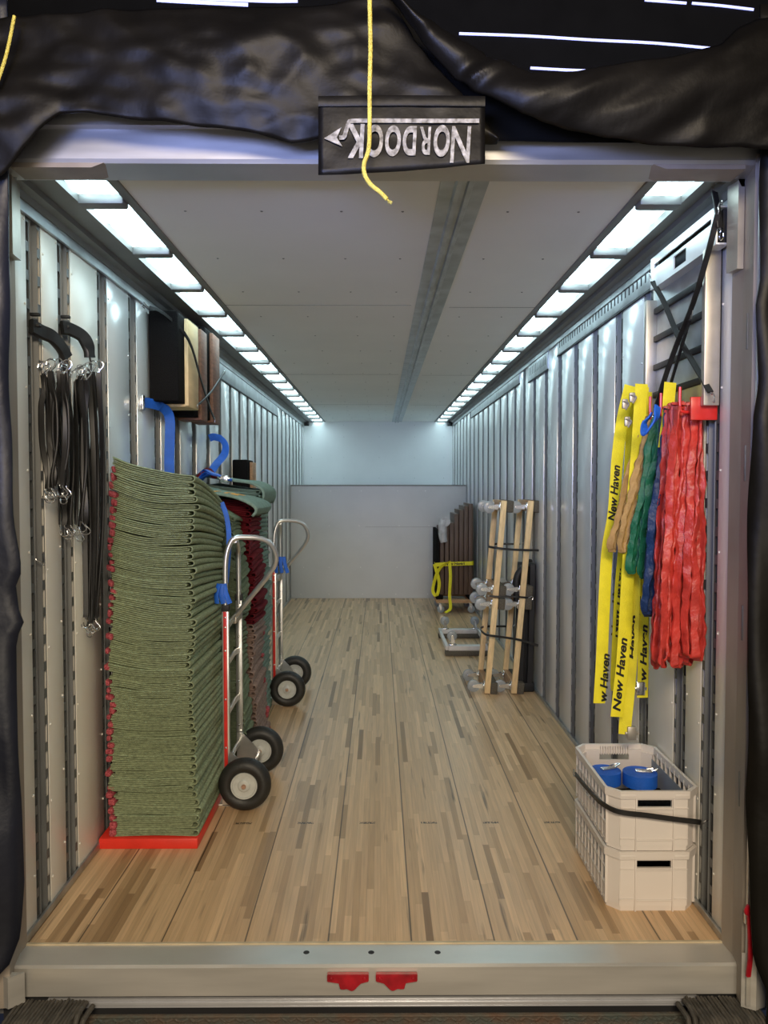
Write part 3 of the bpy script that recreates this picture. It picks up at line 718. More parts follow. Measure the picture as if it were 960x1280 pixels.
# second stack
def dN(x0, x1, y0, y1, hgt, rise, drop, ph):
    def d(x, y, z):
        f = max(0.0, z/hgt); u = (x1-x)/(x1-x0); v = (y-y0)/(y1-y0)
        return Vector((x+0.016*math.sin(z*6+ph)+0.02*math.sin(z*2.1+ph), y, z+rise*f*max(0.0, u)**1.5-drop*f**2*max(0, 1-u)**3 + 0.01*math.sin(z*8+v*3+ph)))
    return d
stack(-1.2, -0.785, 4.26, 4.52, 0.0, 49, 0.032, dN(-1.2, -0.785, 4.26, 4.52, 1.6, 0.05, 0.10, 1.0),
      lambda k: (M['green2'], 'dark green quilted blanket in the second stack, directly behind the first hand truck', 'green blankets in the second stack'), '', '', 21, None, ns=7, ny=4)
stack(-1.2, -0.745, 4.56, 4.98, 0.0, 48, 0.032, dN(-1.2, -0.74, 4.56, 4.98, 1.55, 0.08, 0.0, 2.0),
      lambda k: ((M['brownq'], 'dusty brown quilted blanket low in the third stack, with red bound edge', 'brown blankets low in the third stack') if k < 25 else
                 (M['maroon'], 'maroon quilted blanket high in the third stack', 'maroon blankets high in the third stack')), '', '', 31,
      lambda k, r: k < 25 and r.random() < 0.75, 'right', ns=7, ny=4)
stack(-1.2, -0.79, 5.03, 5.6, 0.0, 50, 0.0325, dN(-1.2, -0.79, 5.03, 5.6, 1.62, 0.05, 0.0, 3.0),
      lambda k: (M['green3'], 'grey green quilted blanket in the far stack behind the second hand truck', 'grey green blankets in the far stack'), '', '', 41, None, ns=7, ny=4)
# blankets draped over stacks two to four
def drape_blanket(x0, x1, y0, y1, z, rise, hang, m, label, seed):
    bm = bmesh.new(); nx, ny = 22, 16; g = []
    for i in range(nx+1):
        row = []
        for j in range(ny+1):
            u = i/nx; v = j/ny
            x = x0+(x1-x0)*min(1, u/0.8); zz = z+rise*(1-min(1, u/0.8))**1.3
            if u > 0.6: zz -= 0.03*((u-0.6)/0.2)**2 if u < 0.8 else 0.03+hang*((u-0.8)/0.2)
            if u > 0.8: x = x1+0.012*math.sin((u-.8)*20)
            zz += 0.012*noise.noise(Vector((x*5, v*3, seed)))
            row.append(bm.verts.new((x, y0+(y1-y0)*v, zz)))
        g.append(row)
    for i in range(nx):
        for j in range(ny): bm.faces.new((g[i][j], g[i+1][j], g[i+1][j+1], g[i][j+1]))
    o = obj('draped_blanket', bm, m); md = o.modifiers.new('thickness', 'SOLIDIFY'); md.thickness = 0.014; md.offset = 1
    return tag(o, label, 'blanket')
zt3 = 1.55
db = drape_blanket(-1.22, -0.735, 4.42, 5.01, zt3, 0.09, 0.05, M['green3'], 'light green blanket with orange stitched lettering on top of the third stack', 2)
drape_blanket(-1.22, -0.785, 5.04, 5.62, 1.645, 0.06, 0.10, M['green3'], 'smooth grey green blanket on top of the far stack', 5)
# faded orange markings on the draped blanket
for k, (xx, ww) in enumerate(((-0.99, 0.03), (-0.90, 0.02), (-0.85, 0.045))):
    bm = bmesh.new()
    for q in range(5): box(bm, xx-ww/2, xx+ww/2, 4.46+q*0.055, 4.49+q*0.055, 1.605+0.02*(q % 2)*0, 1.6065)
    for v in bm.verts:
        u = 0.8*(v.co.x+1.22)/(0.485); v.co.z = zt3+0.09*(1-min(1, u/0.8))**1.3+0.017 + (0.0015 if v.co.z > 1.6055 else 0)
        v.co.z += 0.012*noise.noise(Vector((v.co.x*5, (v.co.y-4.42)/0.59*3, 2)))
    obj('stitched_lettering', bm, M['orange'], db, False)
# small carpeted block beyond the far stack, hung on the wall
def carpet_block(x0, x1, y0, y1, z0, z1, wood, label, group=None, wside=0.045):
    t = thing('carpeted_block', label, 'carpeted block', (x0, y0, z0), (0, 0, 0), group)
    W, D, Hh = x1-x0, y1-y0, z1-z0
    bm = bmesh.new(); box(bm, 0, W-0.012, 0, D, 0, Hh, 0.012); obj('carpet_cover', bm, M['carpetb'], t)
    bm = bmesh.new(); box(bm, W-0.010, W+0.012, D*0.35, D*1.02, -0.012, Hh-0.02, 0.003); obj('side_board', bm, wood, t)
    bm = bmesh.new(); box(bm, 0.02, W+0.010, D*0.4, D*1.02, -0.016, 0.0, 0.003); obj('bottom_board', bm, wood, t)
    return t
carpet_block(-1.262, -1.09, 4.20, 4.56, 2.105, 2.60, M['pine'], 'black carpeted block with pale wooden side, nearest of the three hung on the left wall')
carpet_block(-1.262, -1.105, 4.62, 4.86, 2.06, 2.62, M['redwood'], 'dark carpeted block with narrow wood edge, middle of the three hung on the left wall')
carpet_block(-1.262, -1.105, 4.92, 5.24, 2.07, 2.66, M['redwood'], 'carpeted block with reddish brown side, farthest of the three hung high on the left wall')
carpet_block(-1.262, -1.12, 6.55, 6.85, 1.58, 1.86, M['oak'], 'small tan and black block on the left wall above the far blanket stack')

# ------------------------------------------------------------------ hand trucks
def hand_truck(label, oy):
    t = thing('hand_truck', label, 'hand truck', (-0.68, 3.80+oy, 0))
    R0 = 0.133
    for (yy, xx) in ((0.0, 0.0), (0.50, 0.0)):
        w_ = thing('wheel', None, None); w_.parent = t; w_.location = (xx, yy, R0)
        bm = bmesh.new()
        prof = []
        for k in range(17):
            a = 2*PI*k/17; prof.append((0.095+0.038*math.cos(a), 0.042*math.sin(a)*(1.0)))
        lathe(bm, prof, 'y', (0, 0, 0), 44, True)
        for hh in (-0.006, 0.012): pass
        obj('tyre', bm, M['tyre'], w_)
        bm = bmesh.new(); lathe(bm, [(0.068, -0.030), (0.066, -0.036), (0.060, -0.036), (0.056, -0.028), (0.034, -0.026), (0.030, -0.034), (0.024, -0.037), (0.0001, -0.037)], 'y', (0, 0, 0), 36)
        lathe(bm, [(0.066, 0.026), (0.064, 0.032), (0.059, 0.032), (0.056, 0.018), (0.030, 0.012), (0.027, 0.024), (0.022, 0.028), (0.0001, 0.028)], 'y', (0, 0, 0), 36)
        lathe(bm, [(0.068, -0.026), (0.068, 0.026)], 'y', (0, 0, 0), 36)
        obj('rim', bm, M['rim'], w_)
        bm = bmesh.new(); lathe(bm, [(0.012, -0.036), (0.012, -0.044), (0.009, -0.048), (0.0001, -0.048)], 'y', (0, 0, 0), 16); obj('axle_cap', bm, M['hub'], w_)
    bm = bmesh.new(); cyl(bm, (0, -0.02, R0), (0, 0.52, R0), 0.0095, 12); obj('axle', bm, M['chrome'], t)
    rx = -0.105; ra, rb = 0.06, 0.43
    def rail(yy):
        # channel: aluminium extrusion with red face
        bm = bmesh.new(); box(bm, rx-0.017, rx+0.017, yy-0.006, yy+0.022, 0.05, 1.02, 0.003); o = obj('side_rail', bm, M['alu'], t)
        bm = bmesh.new(); box(bm, rx-0.009, rx+0.009, yy-0.009, yy-0.0055, 0.06, 1.0, 0.001); obj('red_insert', bm, M['red'] if yy < 0.2 else M['alu'], o)
        bm = bmesh.new()
        for z in (0.3, 0.55, 0.8, 0.92, 0.97): lathe(bm, [(0.0001, -0.004), (0.005, -0.003), (0.006, 0)], 'y', (rx, yy-0.009, z), 10)
        obj('rivets', bm, M['chrome'], o)
        bm = bmesh.new(); box(bm, rx-0.02, rx+0.02, yy-0.010, yy+0.026, 1.0, 1.035, 0.004); obj('rail_cap', bm, M['blackm'], o)
    rail(ra); rail(rb)
    for z in (0.22, 0.48, 0.74, 0.93):
        bm = bmesh.new(); tube(bm, [(rx, ra+0.02, z-0.02), (rx+0.008, (ra+rb)/2, z+0.005), (rx, rb, z-0.02)], 0, seg=5, flat=(Vector((0, 0, 1)), 0.032, 0.012)); obj('crossbar', bm, M['alu'], t)
    # brackets to the axle
    for yy in (ra+0.035, rb-0.03):
        bm = bmesh.new(); prism(bm, [(rx-0.01, 0.06), (rx+0.02, 0.05), (0.016, R0-0.02), (0.016, R0+0.02), (rx+0.02, 0.26), (rx-0.01, 0.26)], 'y', yy, yy+0.01); obj('axle_bracket', bm, M['alu'], t)
    bm = bmesh.new(); box(bm, rx-0.25, rx+0.02, ra-0.02, rb+0.04, 0.0, 0.010, 0.003)
    prism(bm, [(rx-0.018, 0.0), (rx+0.03, 0.0), (rx+0.02, 0.075), (rx-0.018, 0.11)], 'y', ra-0.02, ra+0.0)
    obj('nose_plate', bm, M['alub'], t)
    # handle tubes
    bm = bmesh.new()
    tube(bm, [(rx, ra+0.005, 0.98), (rx, ra+0.005, 1.14), (rx+0.002, ra+0.01, 1.26), (rx+0.018, ra+0.02, 1.335), (rx+0.045, ra+0.025, 1.372), (rx+0.10, ra+0.04, 1.376), (rx+0.165, ra+0.06, 1.370), (rx+0.215, ra+0.08, 1.345),
              (rx+0.243, ra+0.10, 1.29), (rx+0.240, ra+0.12, 1.235), (rx+0.205, ra+0.14, 1.175), (rx+0.13, ra+0.18, 1.085), (rx+0.07, ra+0.21, 1.013), (rx+0.01, ra+0.25, 0.94)], 0.0135, 12, 5)
    obj('loop_handle', bm, M['alu'], t)
    bm = bmesh.new(); tube(bm, [(rx, rb, 0.98), (rx, rb, 1.2), (rx+0.002, rb-0.02, 1.29), (rx+0.012, rb-0.12, 1.34), (rx+0.04, ra+0.05, 1.36)], 0.0135, 12, 6)
    obj('rear_handle_tube', bm, M['alu'], t)
    bm = bmesh.new(); box(bm, rx-0.012, rx+0.018, ra+0.2, rb, 0.90, 0.935, 0.004); obj('handle_clamp', bm, M['alub'], t)
    return t
hand_truck('nearer aluminium hand truck with red rail and black wheels beside the front blanket stack', 0.0)
hand_truck('farther aluminium hand truck with red rail and black wheels beyond the first one', 1.79)

def web(name, pts, wd, m, label, cat='strap', wv=(1, 0, 0), t=0.003, group=None, seg=6, parent=None):
    bm = bmesh.new(); tube(bm, pts, 0, seg=seg, flat=(Vector(wv) if not callable(wv) else wv, wd, t)); o = obj(name, bm, m, parent)
    return tag(o, label, cat, group) if label else o
# blue webbing on the left
web('blue_strap', [(-1.262, 4.10, 2.085), (-1.252, 4.16, 2.09), (-1.225, 4.26, 2.085), (-1.205, 4.33, 2.065), (-1.195, 4.36, 2.02), (-1.195, 4.36, 1.93), (-1.20, 4.36, 1.80), (-1.20, 4.36, 1.70)], 0.055, M['blue'],
    'blue webbing strap curling from the left wall behind the front blanket stack', wv=lambda t: (0.15, 0.35, 1.0) if t < 0.3 else ((0.8, 0.5, 0.35) if t < 0.5 else (1, 0.3, 0)))
bm = bmesh.new(); box(bm, XL+0.001, XL+0.02, 4.065, 4.105, 2.045, 2.125, 0.004); tag(obj('strap_fitting', bm, M['chrome']), 'pale metal strap fitting on the left wall holding the nearer blue strap', 'fitting')
web('blue_strap', [(-1.26, 5.66, 1.99), (-1.23, 5.68, 2.0), (-1.18, 5.70, 1.985), (-1.15, 5.70, 1.94), (-1.15, 5.66, 1.87), (-1.19, 5.55, 1.79), (-1.215, 5.45, 1.72), (-1.21, 5.2, 1.70)], 0.055, M['blue'],
    'blue webbing strap looping from the left wall to the ratchet on the far blankets', wv=lambda t: (0, 0.3, 1.0) if t < 0.28 else (0.7, 0.7, 0.25))
rt_ = thing('ratchet_strap', 'bundled blue ratchet strap lying on top of the blanket stacks', 'strap', (-1.08, 4.98, 1.66))
for k in range(7):
    a = R.uniform(-.5, .5)
    web('strap_loop', [(-0.10, R.uniform(-.03, .03), 0.0), (-0.06, 0.03*a, 0.035+0.008*k), (0.0, -0.02, 0.052+0.004*k*a), (0.06, 0.02*a, 0.035), (0.11, R.uniform(-.03, .03), 0.01*a+0.015)], 0.05, M['blue'], None, wv=(0.2, 1, 0.3*a), t=0.004, parent=rt_)
bm = bmesh.new(); box(bm, 0.05, 0.10, -0.05, -0.02, 0.0, 0.045, 0.006); box(bm, 0.04, 0.11, -0.045, -0.03, 0.02, 0.03, 0.002); obj('ratchet', bm, M['chrome'], rt_)
bm = bmesh.new(); tube(bm, [(-0.12, -0.02, 0.03), (-0.05, 0.04, 0.085), (0.0, 0.03, 0.03)], 0, seg=5, flat=(Vector((0, 1, .3)), 0.07, 0.012)); obj('red_tab', bm, M['maroon'], rt_)
web('blue_strap', [at(277, 628, y=3.97), at(283, 645, y=3.965), at(286, 668, y=3.96), at(285, 700, y=3.96), at(281, 735, y=3.96), at(272, 745, y=3.9)], 0.025, M['blue'],
    'narrow blue strap running down the second blanket stack behind the first hand truck', wv=(1, 0.2, 0))
def rag(px, py, Y, label, sc=1.0):
    bm = bmesh.new()
    for k in range(3):
        o_ = at(px+(k-1)*3*sc, py, y=Y+0.01*k)
        tube(bm, [o_+Vector((0, 0, 0.05*sc)), o_+Vector((0.012*(k-1), -0.01, 0.0)), o_+Vector((0.02*(k-1)+0.01, -0.006, -0.05*sc))], 0, seg=4, flat=(Vector((1, 0.4*(k-1), 0.2)), 0.026, 0.005))
    tag(obj('blue_tie', bm, M['blue']), label, 'strap')
rag(277, 742, 3.83, 'blue webbing tie knotted at the handle of the nearer hand truck')
rag(351, 706, 5.62, 'blue webbing tie hanging on the handle of the farther hand truck', 1.2)

# ------------------------------------------------------------------ rubber straps with wire hooks
def shook(bm, x, y, z, s=1.0, flip=1, yaw=0.0):
    pts = [(0, 0, -0.006), (0.004, 0, 0.008), (0.016*flip, 0, 0.022), (0.018*flip, 0, 0.036), (0.004*flip, 0, 0.046), (-0.012*flip, 0, 0.040), (-0.017*flip, 0, 0.026)]
    cs, sn = math.cos(yaw), math.sin(yaw)
    tube(bm, [(x+a*s*cs, y+a*s*sn, z+c*s) for a, b, c in pts], 0.0022, 6, 4)
def rubber_strap_proto(length, label, group, bow):
    t = thing('rubber_strap', label, 'rubber strap', (0, 0, 0), (0, 0, 0), group)
    bm = bmesh.new(); L_ = length
    tube(bm, [(0, 0, -0.045), (0.003, 0, -0.10), (bow, 0.01, -L_*0.35), (bow*1.1, 0.012, -L_*0.65), (0.003, 0, -L_+0.05), (0, 0, -L_)], 0, seg=5,
         flat=(lambda q: (1, 0.5*math.sin(q*5+bow*90), 0), 0.021, 0.008))
    obj('rubber_band', bm, M['rubber'], t)
    for z, fl in ((-0.045, 1), (-L_, -1)):
        bm = bmesh.new()
        if fl == 1: shook(bm, 0, 0, z, 1.0, 1, 0.4)
        else:
            tube(bm, [(0, 0, z+0.006), (0.003, 0, z-0.008), (0.016, 0.004, z-0.022), (0.018, 0.006, z-0.034), (0.004, 0.004, z-0.044), (-0.012, 0, z-0.040), (-0.018, 0, z-0.026)], 0.0022, 6, 4)
        obj('wire_hook', bm, M['chrome'], t)
    return t
def hang_bundle(cx, cy, cz, n, length, label, group, sx, sy, seed):
    rr = random.Random(seed); protos = []
    for k in range(n):
        if k < 3: t = rubber_strap_proto(length*(1+0.02*k), label, group, (0.008, -0.012, 0.016)[k]); protos.append(t)
        else: t = dup(protos[k % 3])
        t.location = (cx+sx*(2*k/(n-1)-1)+rr.uniform(-.006, .006), cy+sy*rr.uniform(-1, 1), cz+rr.uniform(-.015, .02))
        t.rotation_euler = (rr.uniform(-.015, .015), 0.05*(1-2*k/(n-1))*-1*0.5, rr.uniform(-0.9, 0.9))
def P_(px, py, Y): return at(px, py, y=Y)
# hanging loops
def hanger(pts, label):
    t = thing('hanger_strap', label, 'hanger strap')
    web('webbing_loop', pts, 0.055, M['rubber'], None, wv=lambda q: (0, 0.25, 1), t=0.022, parent=t)
    a = Vector(pts[0])
    bm = bmesh.new()
    for dz in (0.04, -0.0): box(bm, a.x-0.01, a.x+0.025, a.y+0.01, a.y+0.03, a.z+dz, a.z+dz+0.012, 0.003)
    obj('wall_clip', bm, M['blackm'], t)
    e = Vector(pts[-1]); bm = bmesh.new(); tube(bm, [e+Vector((0, 0, 0.0)), e+Vector((0.004, 0, -0.03)), e+Vector((0, 0.01, -0.06)), e+Vector((-0.012, 0.01, -0.045))], 0.004, 8, 4); obj('hook', bm, M['blackm'], t)
hanger([(-1.268, 2.80, 2.225), (-1.255, 2.86, 2.215), (-1.235, 2.90, 2.205), (-1.225, 2.96, 2.175), (-1.215, 2.985, 2.14)], 'black strap loop on the left wall carrying the two nearest bundles of rubber straps')
hanger([(-1.268, 3.07, 2.275), (-1.25, 3.10, 2.275), (-1.215, 3.14, 2.255), (-1.195, 3.15, 2.215), (-1.19, 3.155, 2.17)], 'black strap loop on the left wall carrying the longest rubber straps')
c1 = P_(69, 462, 2.88); c2 = P_(84, 472, 3.0); c3 = P_(108, 462, 3.14)
hang_bundle(c1.x, c1.y, c1.z+0.02, 11, 0.46, 'short black rubber strap with wire hooks in the nearest hanging bundle', 'short rubber straps in the nearest bundle', 0.05, 0.03, 5)
hang_bundle(c2.x, c2.y+0.03, c2.z+0.02, 8, 0.60, 'medium black rubber strap with wire hooks hanging behind the nearest bundle', 'medium rubber straps behind the nearest bundle', 0.065, 0.03, 6)
hang_bundle(c3.x, c3.y, c3.z+0.02, 9, 1.03, 'long black rubber strap with wire hooks in the bundle beside the blanket stack', 'long rubber straps beside the blankets', 0.045, 0.03, 8)
bm = bmesh.new(); tube(bm, [P_(43, 683, 2.83), P_(44, 698, 2.83), P_(50, 703, 2.83), P_(56, 706, 2.83), P_(54, 690, 2.84)], 0.002, 6, 4)
tag(obj('wire_hook', bm, M['chrome']), 'single loose wire hook in the nearest left wall post', 'hook')
def bungee(pts, label, wd=0.018, wv=(0, 0, 1), hooks=True, t=0.008):
    th = thing('rubber_strap', label, 'rubber strap')
    web('rubber_band', pts, wd, M['rubber'], None, wv=wv, t=t, parent=th, seg=5)
    if hooks:
        for e, d in ((Vector(pts[0]), Vector(pts[0])-Vector(pts[1])), (Vector(pts[-1]), Vector(pts[-1])-Vector(pts[-2]))):
            d.normalize(); n = Vector((0, 0, 1)) if abs(d.z) < 0.8 else Vector((0, 1, 0))
            bm = bmesh.new(); tube(bm, [e-d*0.004, e+d*0.014, e+d*0.028+n*0.012, e+d*0.042+n*0.006, e+d*0.04-n*0.012, e+d*0.026-n*0.018], 0.0024, 6, 4); obj('wire_hook', bm, M['chrome'], th)
    return th
bungee([(-1.235, 4.13, 2.60), (-1.17, 4.17, 2.575), (-1.07, 4.30, 2.46), (-1.06, 4.58, 2.25), (-1.07, 4.85, 2.12), (-1.08, 5.0, 2.08)], 'black rubber strap falling diagonally across the hung carpeted blocks')
bungee([(-1.06, 4.50, 2.12), (-1.06, 4.85, 2.24), (-1.07, 5.28, 2.42)], 'short grey rubber strap rising over the two far carpeted blocks', 0.014)

# ------------------------------------------------------------------ furniture dollies
def dolly_proto(label, group=None, endm='carpetg', railm='pine', L_=0.76, W=0.46, boardm='oak'):
    """local: long axis z (standing on end), width y, casters towards -x"""
    t = thing('furniture_dolly', label, 'dolly', group=group)
    for y in (0.0, W-0.028):
        bm = bmesh.new(); box(bm, -0.022, 0.022, y, y+0.028, 0.004, L_-0.004, 0.003); obj('side_rail', bm, M[railm], t)
    for z in (0.0, L_-0.09):
        bm = bmesh.new(); box(bm, -0.018, 0.026, 0.03, W-0.03, z+0.002, z+0.09, 0.003); obj('end_board', bm, M[boardm], t)
        bm = bmesh.new(); box(bm, 0.024, 0.078, 0.0, W, z, z+0.094, 0.010); obj('carpet_pad', bm, M[endm], t)
    for y in (0.045, W-0.075):
        for z in (0.055, L_-0.055):
            c_ = thing('caster', None, None); c_.parent = t; c_.location = (-0.022, y, z)
            bm = bmesh.new(); lathe(bm, [(0.012, -0.013), (0.040, -0.014), (0.047, -0.010), (0.049, 0.0), (0.047, 0.010), (0.040, 0.014), (0.012, 0.013)], 'y', (-0.085, 0, -0.008), 24); obj('caster_wheel', bm, M['caster'], c_)
            bm = bmesh.new(); box(bm, -0.006, 0, -0.03, 0.03, -0.035, 0.035, 0.002)
            cyl(bm, (-0.006, 0, 0), (-0.02, 0, 0), 0.018, 12)
            for s_ in (-1, 1): prism(bm, [(-0.018, -0.020), (-0.018, 0.020), (-0.092, 0.002), (-0.096, -0.010), (-0.088, -0.018)], 'y', s_*0.018-0.0015, s_*0.018+0.0015)
            cyl(bm, (-0.085, -0.024, -0.008), (-0.085, 0.024, -0.008), 0.008, 10); obj('caster_fork', bm, M['chrome'], c_)
    return t
tilt = math.atan((0.960-0.832)/1.52)
lab = {(0, 0): 'furniture dolly standing on end, lower one of the left leaning column', (0, 1): 'furniture dolly standing on end, upper one of the left leaning column',
       (1, 0): 'furniture dolly standing on end, lower one of the right leaning column', (1, 1): 'furniture dolly standing on end, upper one of the right leaning column'}
proto = dolly_proto(lab[(0, 0)]); first = True
for c, xb in ((0, 0.835), (1, 1.045)):
    for k in (0, 1):
        o = proto if first else dup(proto, label=lab[(c, k)]); first = False
        o.location = (xb+math.sin(tilt)*0.765*k+0.012, 5.90+0.01*k, math.cos(tilt)*0.765*k+0.002); o.rotation_euler = (0, tilt, 0)
# overturned dollies on the floor
od = dolly_proto('overturned white painted dolly lying on the floor with its casters up', railm='whitew', endm='carpetg', L_=0.92, W=0.44, boardm='whitew')
od.matrix_world = Matrix(((0, -1, 0, 1.075), (0, 0, 1, 7.22), (-1, 0, 0, 0.079), (0, 0, 0, 1)))
for c_ in od.children:
    if c_.name.startswith('caster'): c_.rotation_euler = (PI/2, 0, 0)
# black folded stand beside the columns
t = thing('folded_stand', 'black folded metal stand leaning on the right wall beside the dollies', 'stand', (1.16, 5.98, 0))
for xx, hh in ((-0.045, 0.98), (0.03, 1.0)):
    bm = bmesh.new(); tube(bm, [(xx, 0, 0.02), (xx+0.01, 0, 0.3), (xx+0.02, 0, hh-0.06), (xx+0.025, 0.03, hh), (xx+0.03, 0.14, hh), (xx+0.03, 0.18, hh-0.06), (xx+0.01, 0.18, 0.02)], 0, seg=5, flat=(Vector((1, 0, 0)), 0.045, 0.03)); obj('frame_loop', bm, M['blackm'], t)
bm = bmesh.new(); box(bm, -0.09, 0.07, -0.02, 0.19, 0.0, 0.075, 0.012); obj('foot', bm, M['blackm'], t)
bm = bmesh.new(); box(bm, -0.03, 0.03, 0.03, 0.15, 0.06, 0.95, 0.01); obj('inner_panel', bm, M['blackm'], t)
bm = bmesh.new(); tube(bm, [(-0.07, 0.0, 0.72), (-0.075, -0.01, 0.9), (-0.03, 0, 0.985)], 0.028, 10, 5); obj('folded_handle', bm, M['blackm'], t)
# straps round the dollies
def X_(px, py, Y): return tuple(at(px, py, y=Y))
bungee([X_(650, 680, 6.45), X_(615, 680, 6.45), X_(611, 682, 6.2), X_(614, 684, 5.86), X_(640, 687, 5.84), (1.235, 5.86, at(672, 688, y=5.86).z)], 'upper black rubber strap around both leaning dolly columns')
bungee([X_(640, 783, 6.5), X_(612, 783, 6.45), X_(601, 785, 6.2), X_(607, 793, 5.86), X_(625, 796, 5.84), X_(650, 800, 5.86), (1.235, 5.86, at(672, 807, y=5.86).z)], 'lower black rubber strap around both leaning dolly columns')
bungee([X_(612, 745, 5.86), X_(625, 746, 5.85), X_(645, 746, 5.85), X_(660, 747, 5.88)], 'short black rubber strap across the middle casters of the leaning dollies', 0.014)

# ------------------------------------------------------------------ brown boards on a dolly at the far right
bd = dolly_proto('wooden dolly carrying the brown boards by the far right wall', railm='oak', endm='carpetb', L_=0.50, W=0.62)
bd.rotation_euler = (0, -PI/2, 0); bd.location = (1.225, 9.62, 0.158)
tops = [(0.725, 0.035, 1.07, 'carpetb'), (0.775, 0.05, 1.10, 'dkwood'), (0.835, 0.05, 1.12, 'dkwood'), (0.895, 0.055, 1.16, 'dkwood'), (0.955, 0.055, 1.27, 'dkwood'), (1.015, 0.055, 1.32, 'dkwood'), (1.075, 0.055, 1.37, 'dkwood'), (1.135, 0.055, 1.40, 'dkwood')]
names = ['thin black board at the left end of the boards strapped to the far dolly', 'second board from the left on the far dolly, brown, behind the wrapped roll', 'third board from the left on the far dolly, brown',
         'fourth board from the left on the far dolly, brown, tall step begins', 'fifth board from the left on the far dolly, brown', 'sixth board from the left on the far dolly, brown',
         'seventh board from the left on the far dolly, brown, second from the wall', 'tallest brown board on the far dolly, nearest the right wall']
for (x, w_, zt, mm), nm in zip(tops, names):
    off = R.uniform(0, 0.03)
    bm = bmesh.new(); box(bm, x, x+w_, 9.60+off, 10.25, 0.24, zt, 0.004)
    o = tag(obj('brown_board' if mm == 'dkwood' else 'black_board', bm, M[mm]), nm, 'board', 'boards strapped on the far dolly')
    if mm == 'dkwood':
        bm = bmesh.new(); box(bm, x+0.004, x+w_-0.004, 9.596+off, 9.602+off, 0.25, zt-0.04, 0.001); obj('edge_band', bm, M['oak'] if False else M['dkwood'], o)
bm = bmesh.new()
tube(bm, [(0.815, 9.56, 0.92), (0.80, 9.555, 1.0), (0.80, 9.55, 1.12), (0.82, 9.56, 1.19)], 0.06, 14, 5, taper=lambda q: 0.75+0.35*q)
wr = tag(obj('wrap_roll', bm, M['wrap']), 'crumpled clear plastic wrap roll hanging on the front of the brown boards', 'wrap')
bm = bmesh.new(); lathe(bm, [(0.062, 0), (0.058, 0.01), (0.03, 0.012), (0.0001, 0.004)], 'y', (0.83, 9.50, 1.18), 20); obj('roll_end', bm, M['wrap'], wr)
ys = thing('yellow_strap', 'yellow printed strap around the brown boards on the far dolly', 'strap')
web('webbing', [(0.71, 9.75, 0.625), (0.712, 9.60, 0.625), (0.74, 9.585, 0.63), (0.9, 9.58, 0.64), (1.1, 9.58, 0.645), (1.19, 9.585, 0.65), (1.198, 9.7, 0.65)], 0.05, M['yellow'], None, wv=(0, 0, 1), parent=ys)
web('loose_loop', [X_(563, 702, 9.55), X_(552, 708, 9.52), X_(545, 720, 9.5), X_(541, 738, 9.5), X_(546, 744, 9.5), X_(549, 728, 9.53), X_(543, 705, 9.55)], 0.045, M['yellow'], None, wv=(1, 0.5, 0.2), parent=ys)
web('loose_tail', [X_(562, 702, 9.56), X_(563, 720, 9.54), X_(562, 745, 9.52), X_(563, 760, 9.5), X_(557, 766, 9.4)], 0.04, M['yellow'], None, wv=(1, 0.3, 0), parent=ys)
me = text_mesh('lettering', 'New Haven', 0.052, 0.2, 0.0012, 0.0004); link('lettering', me, M['ink'], ys, False, frame_mtx((0.955, 9.5765, 0.642), (1, 0, 0.03), (0, 0, 1)))

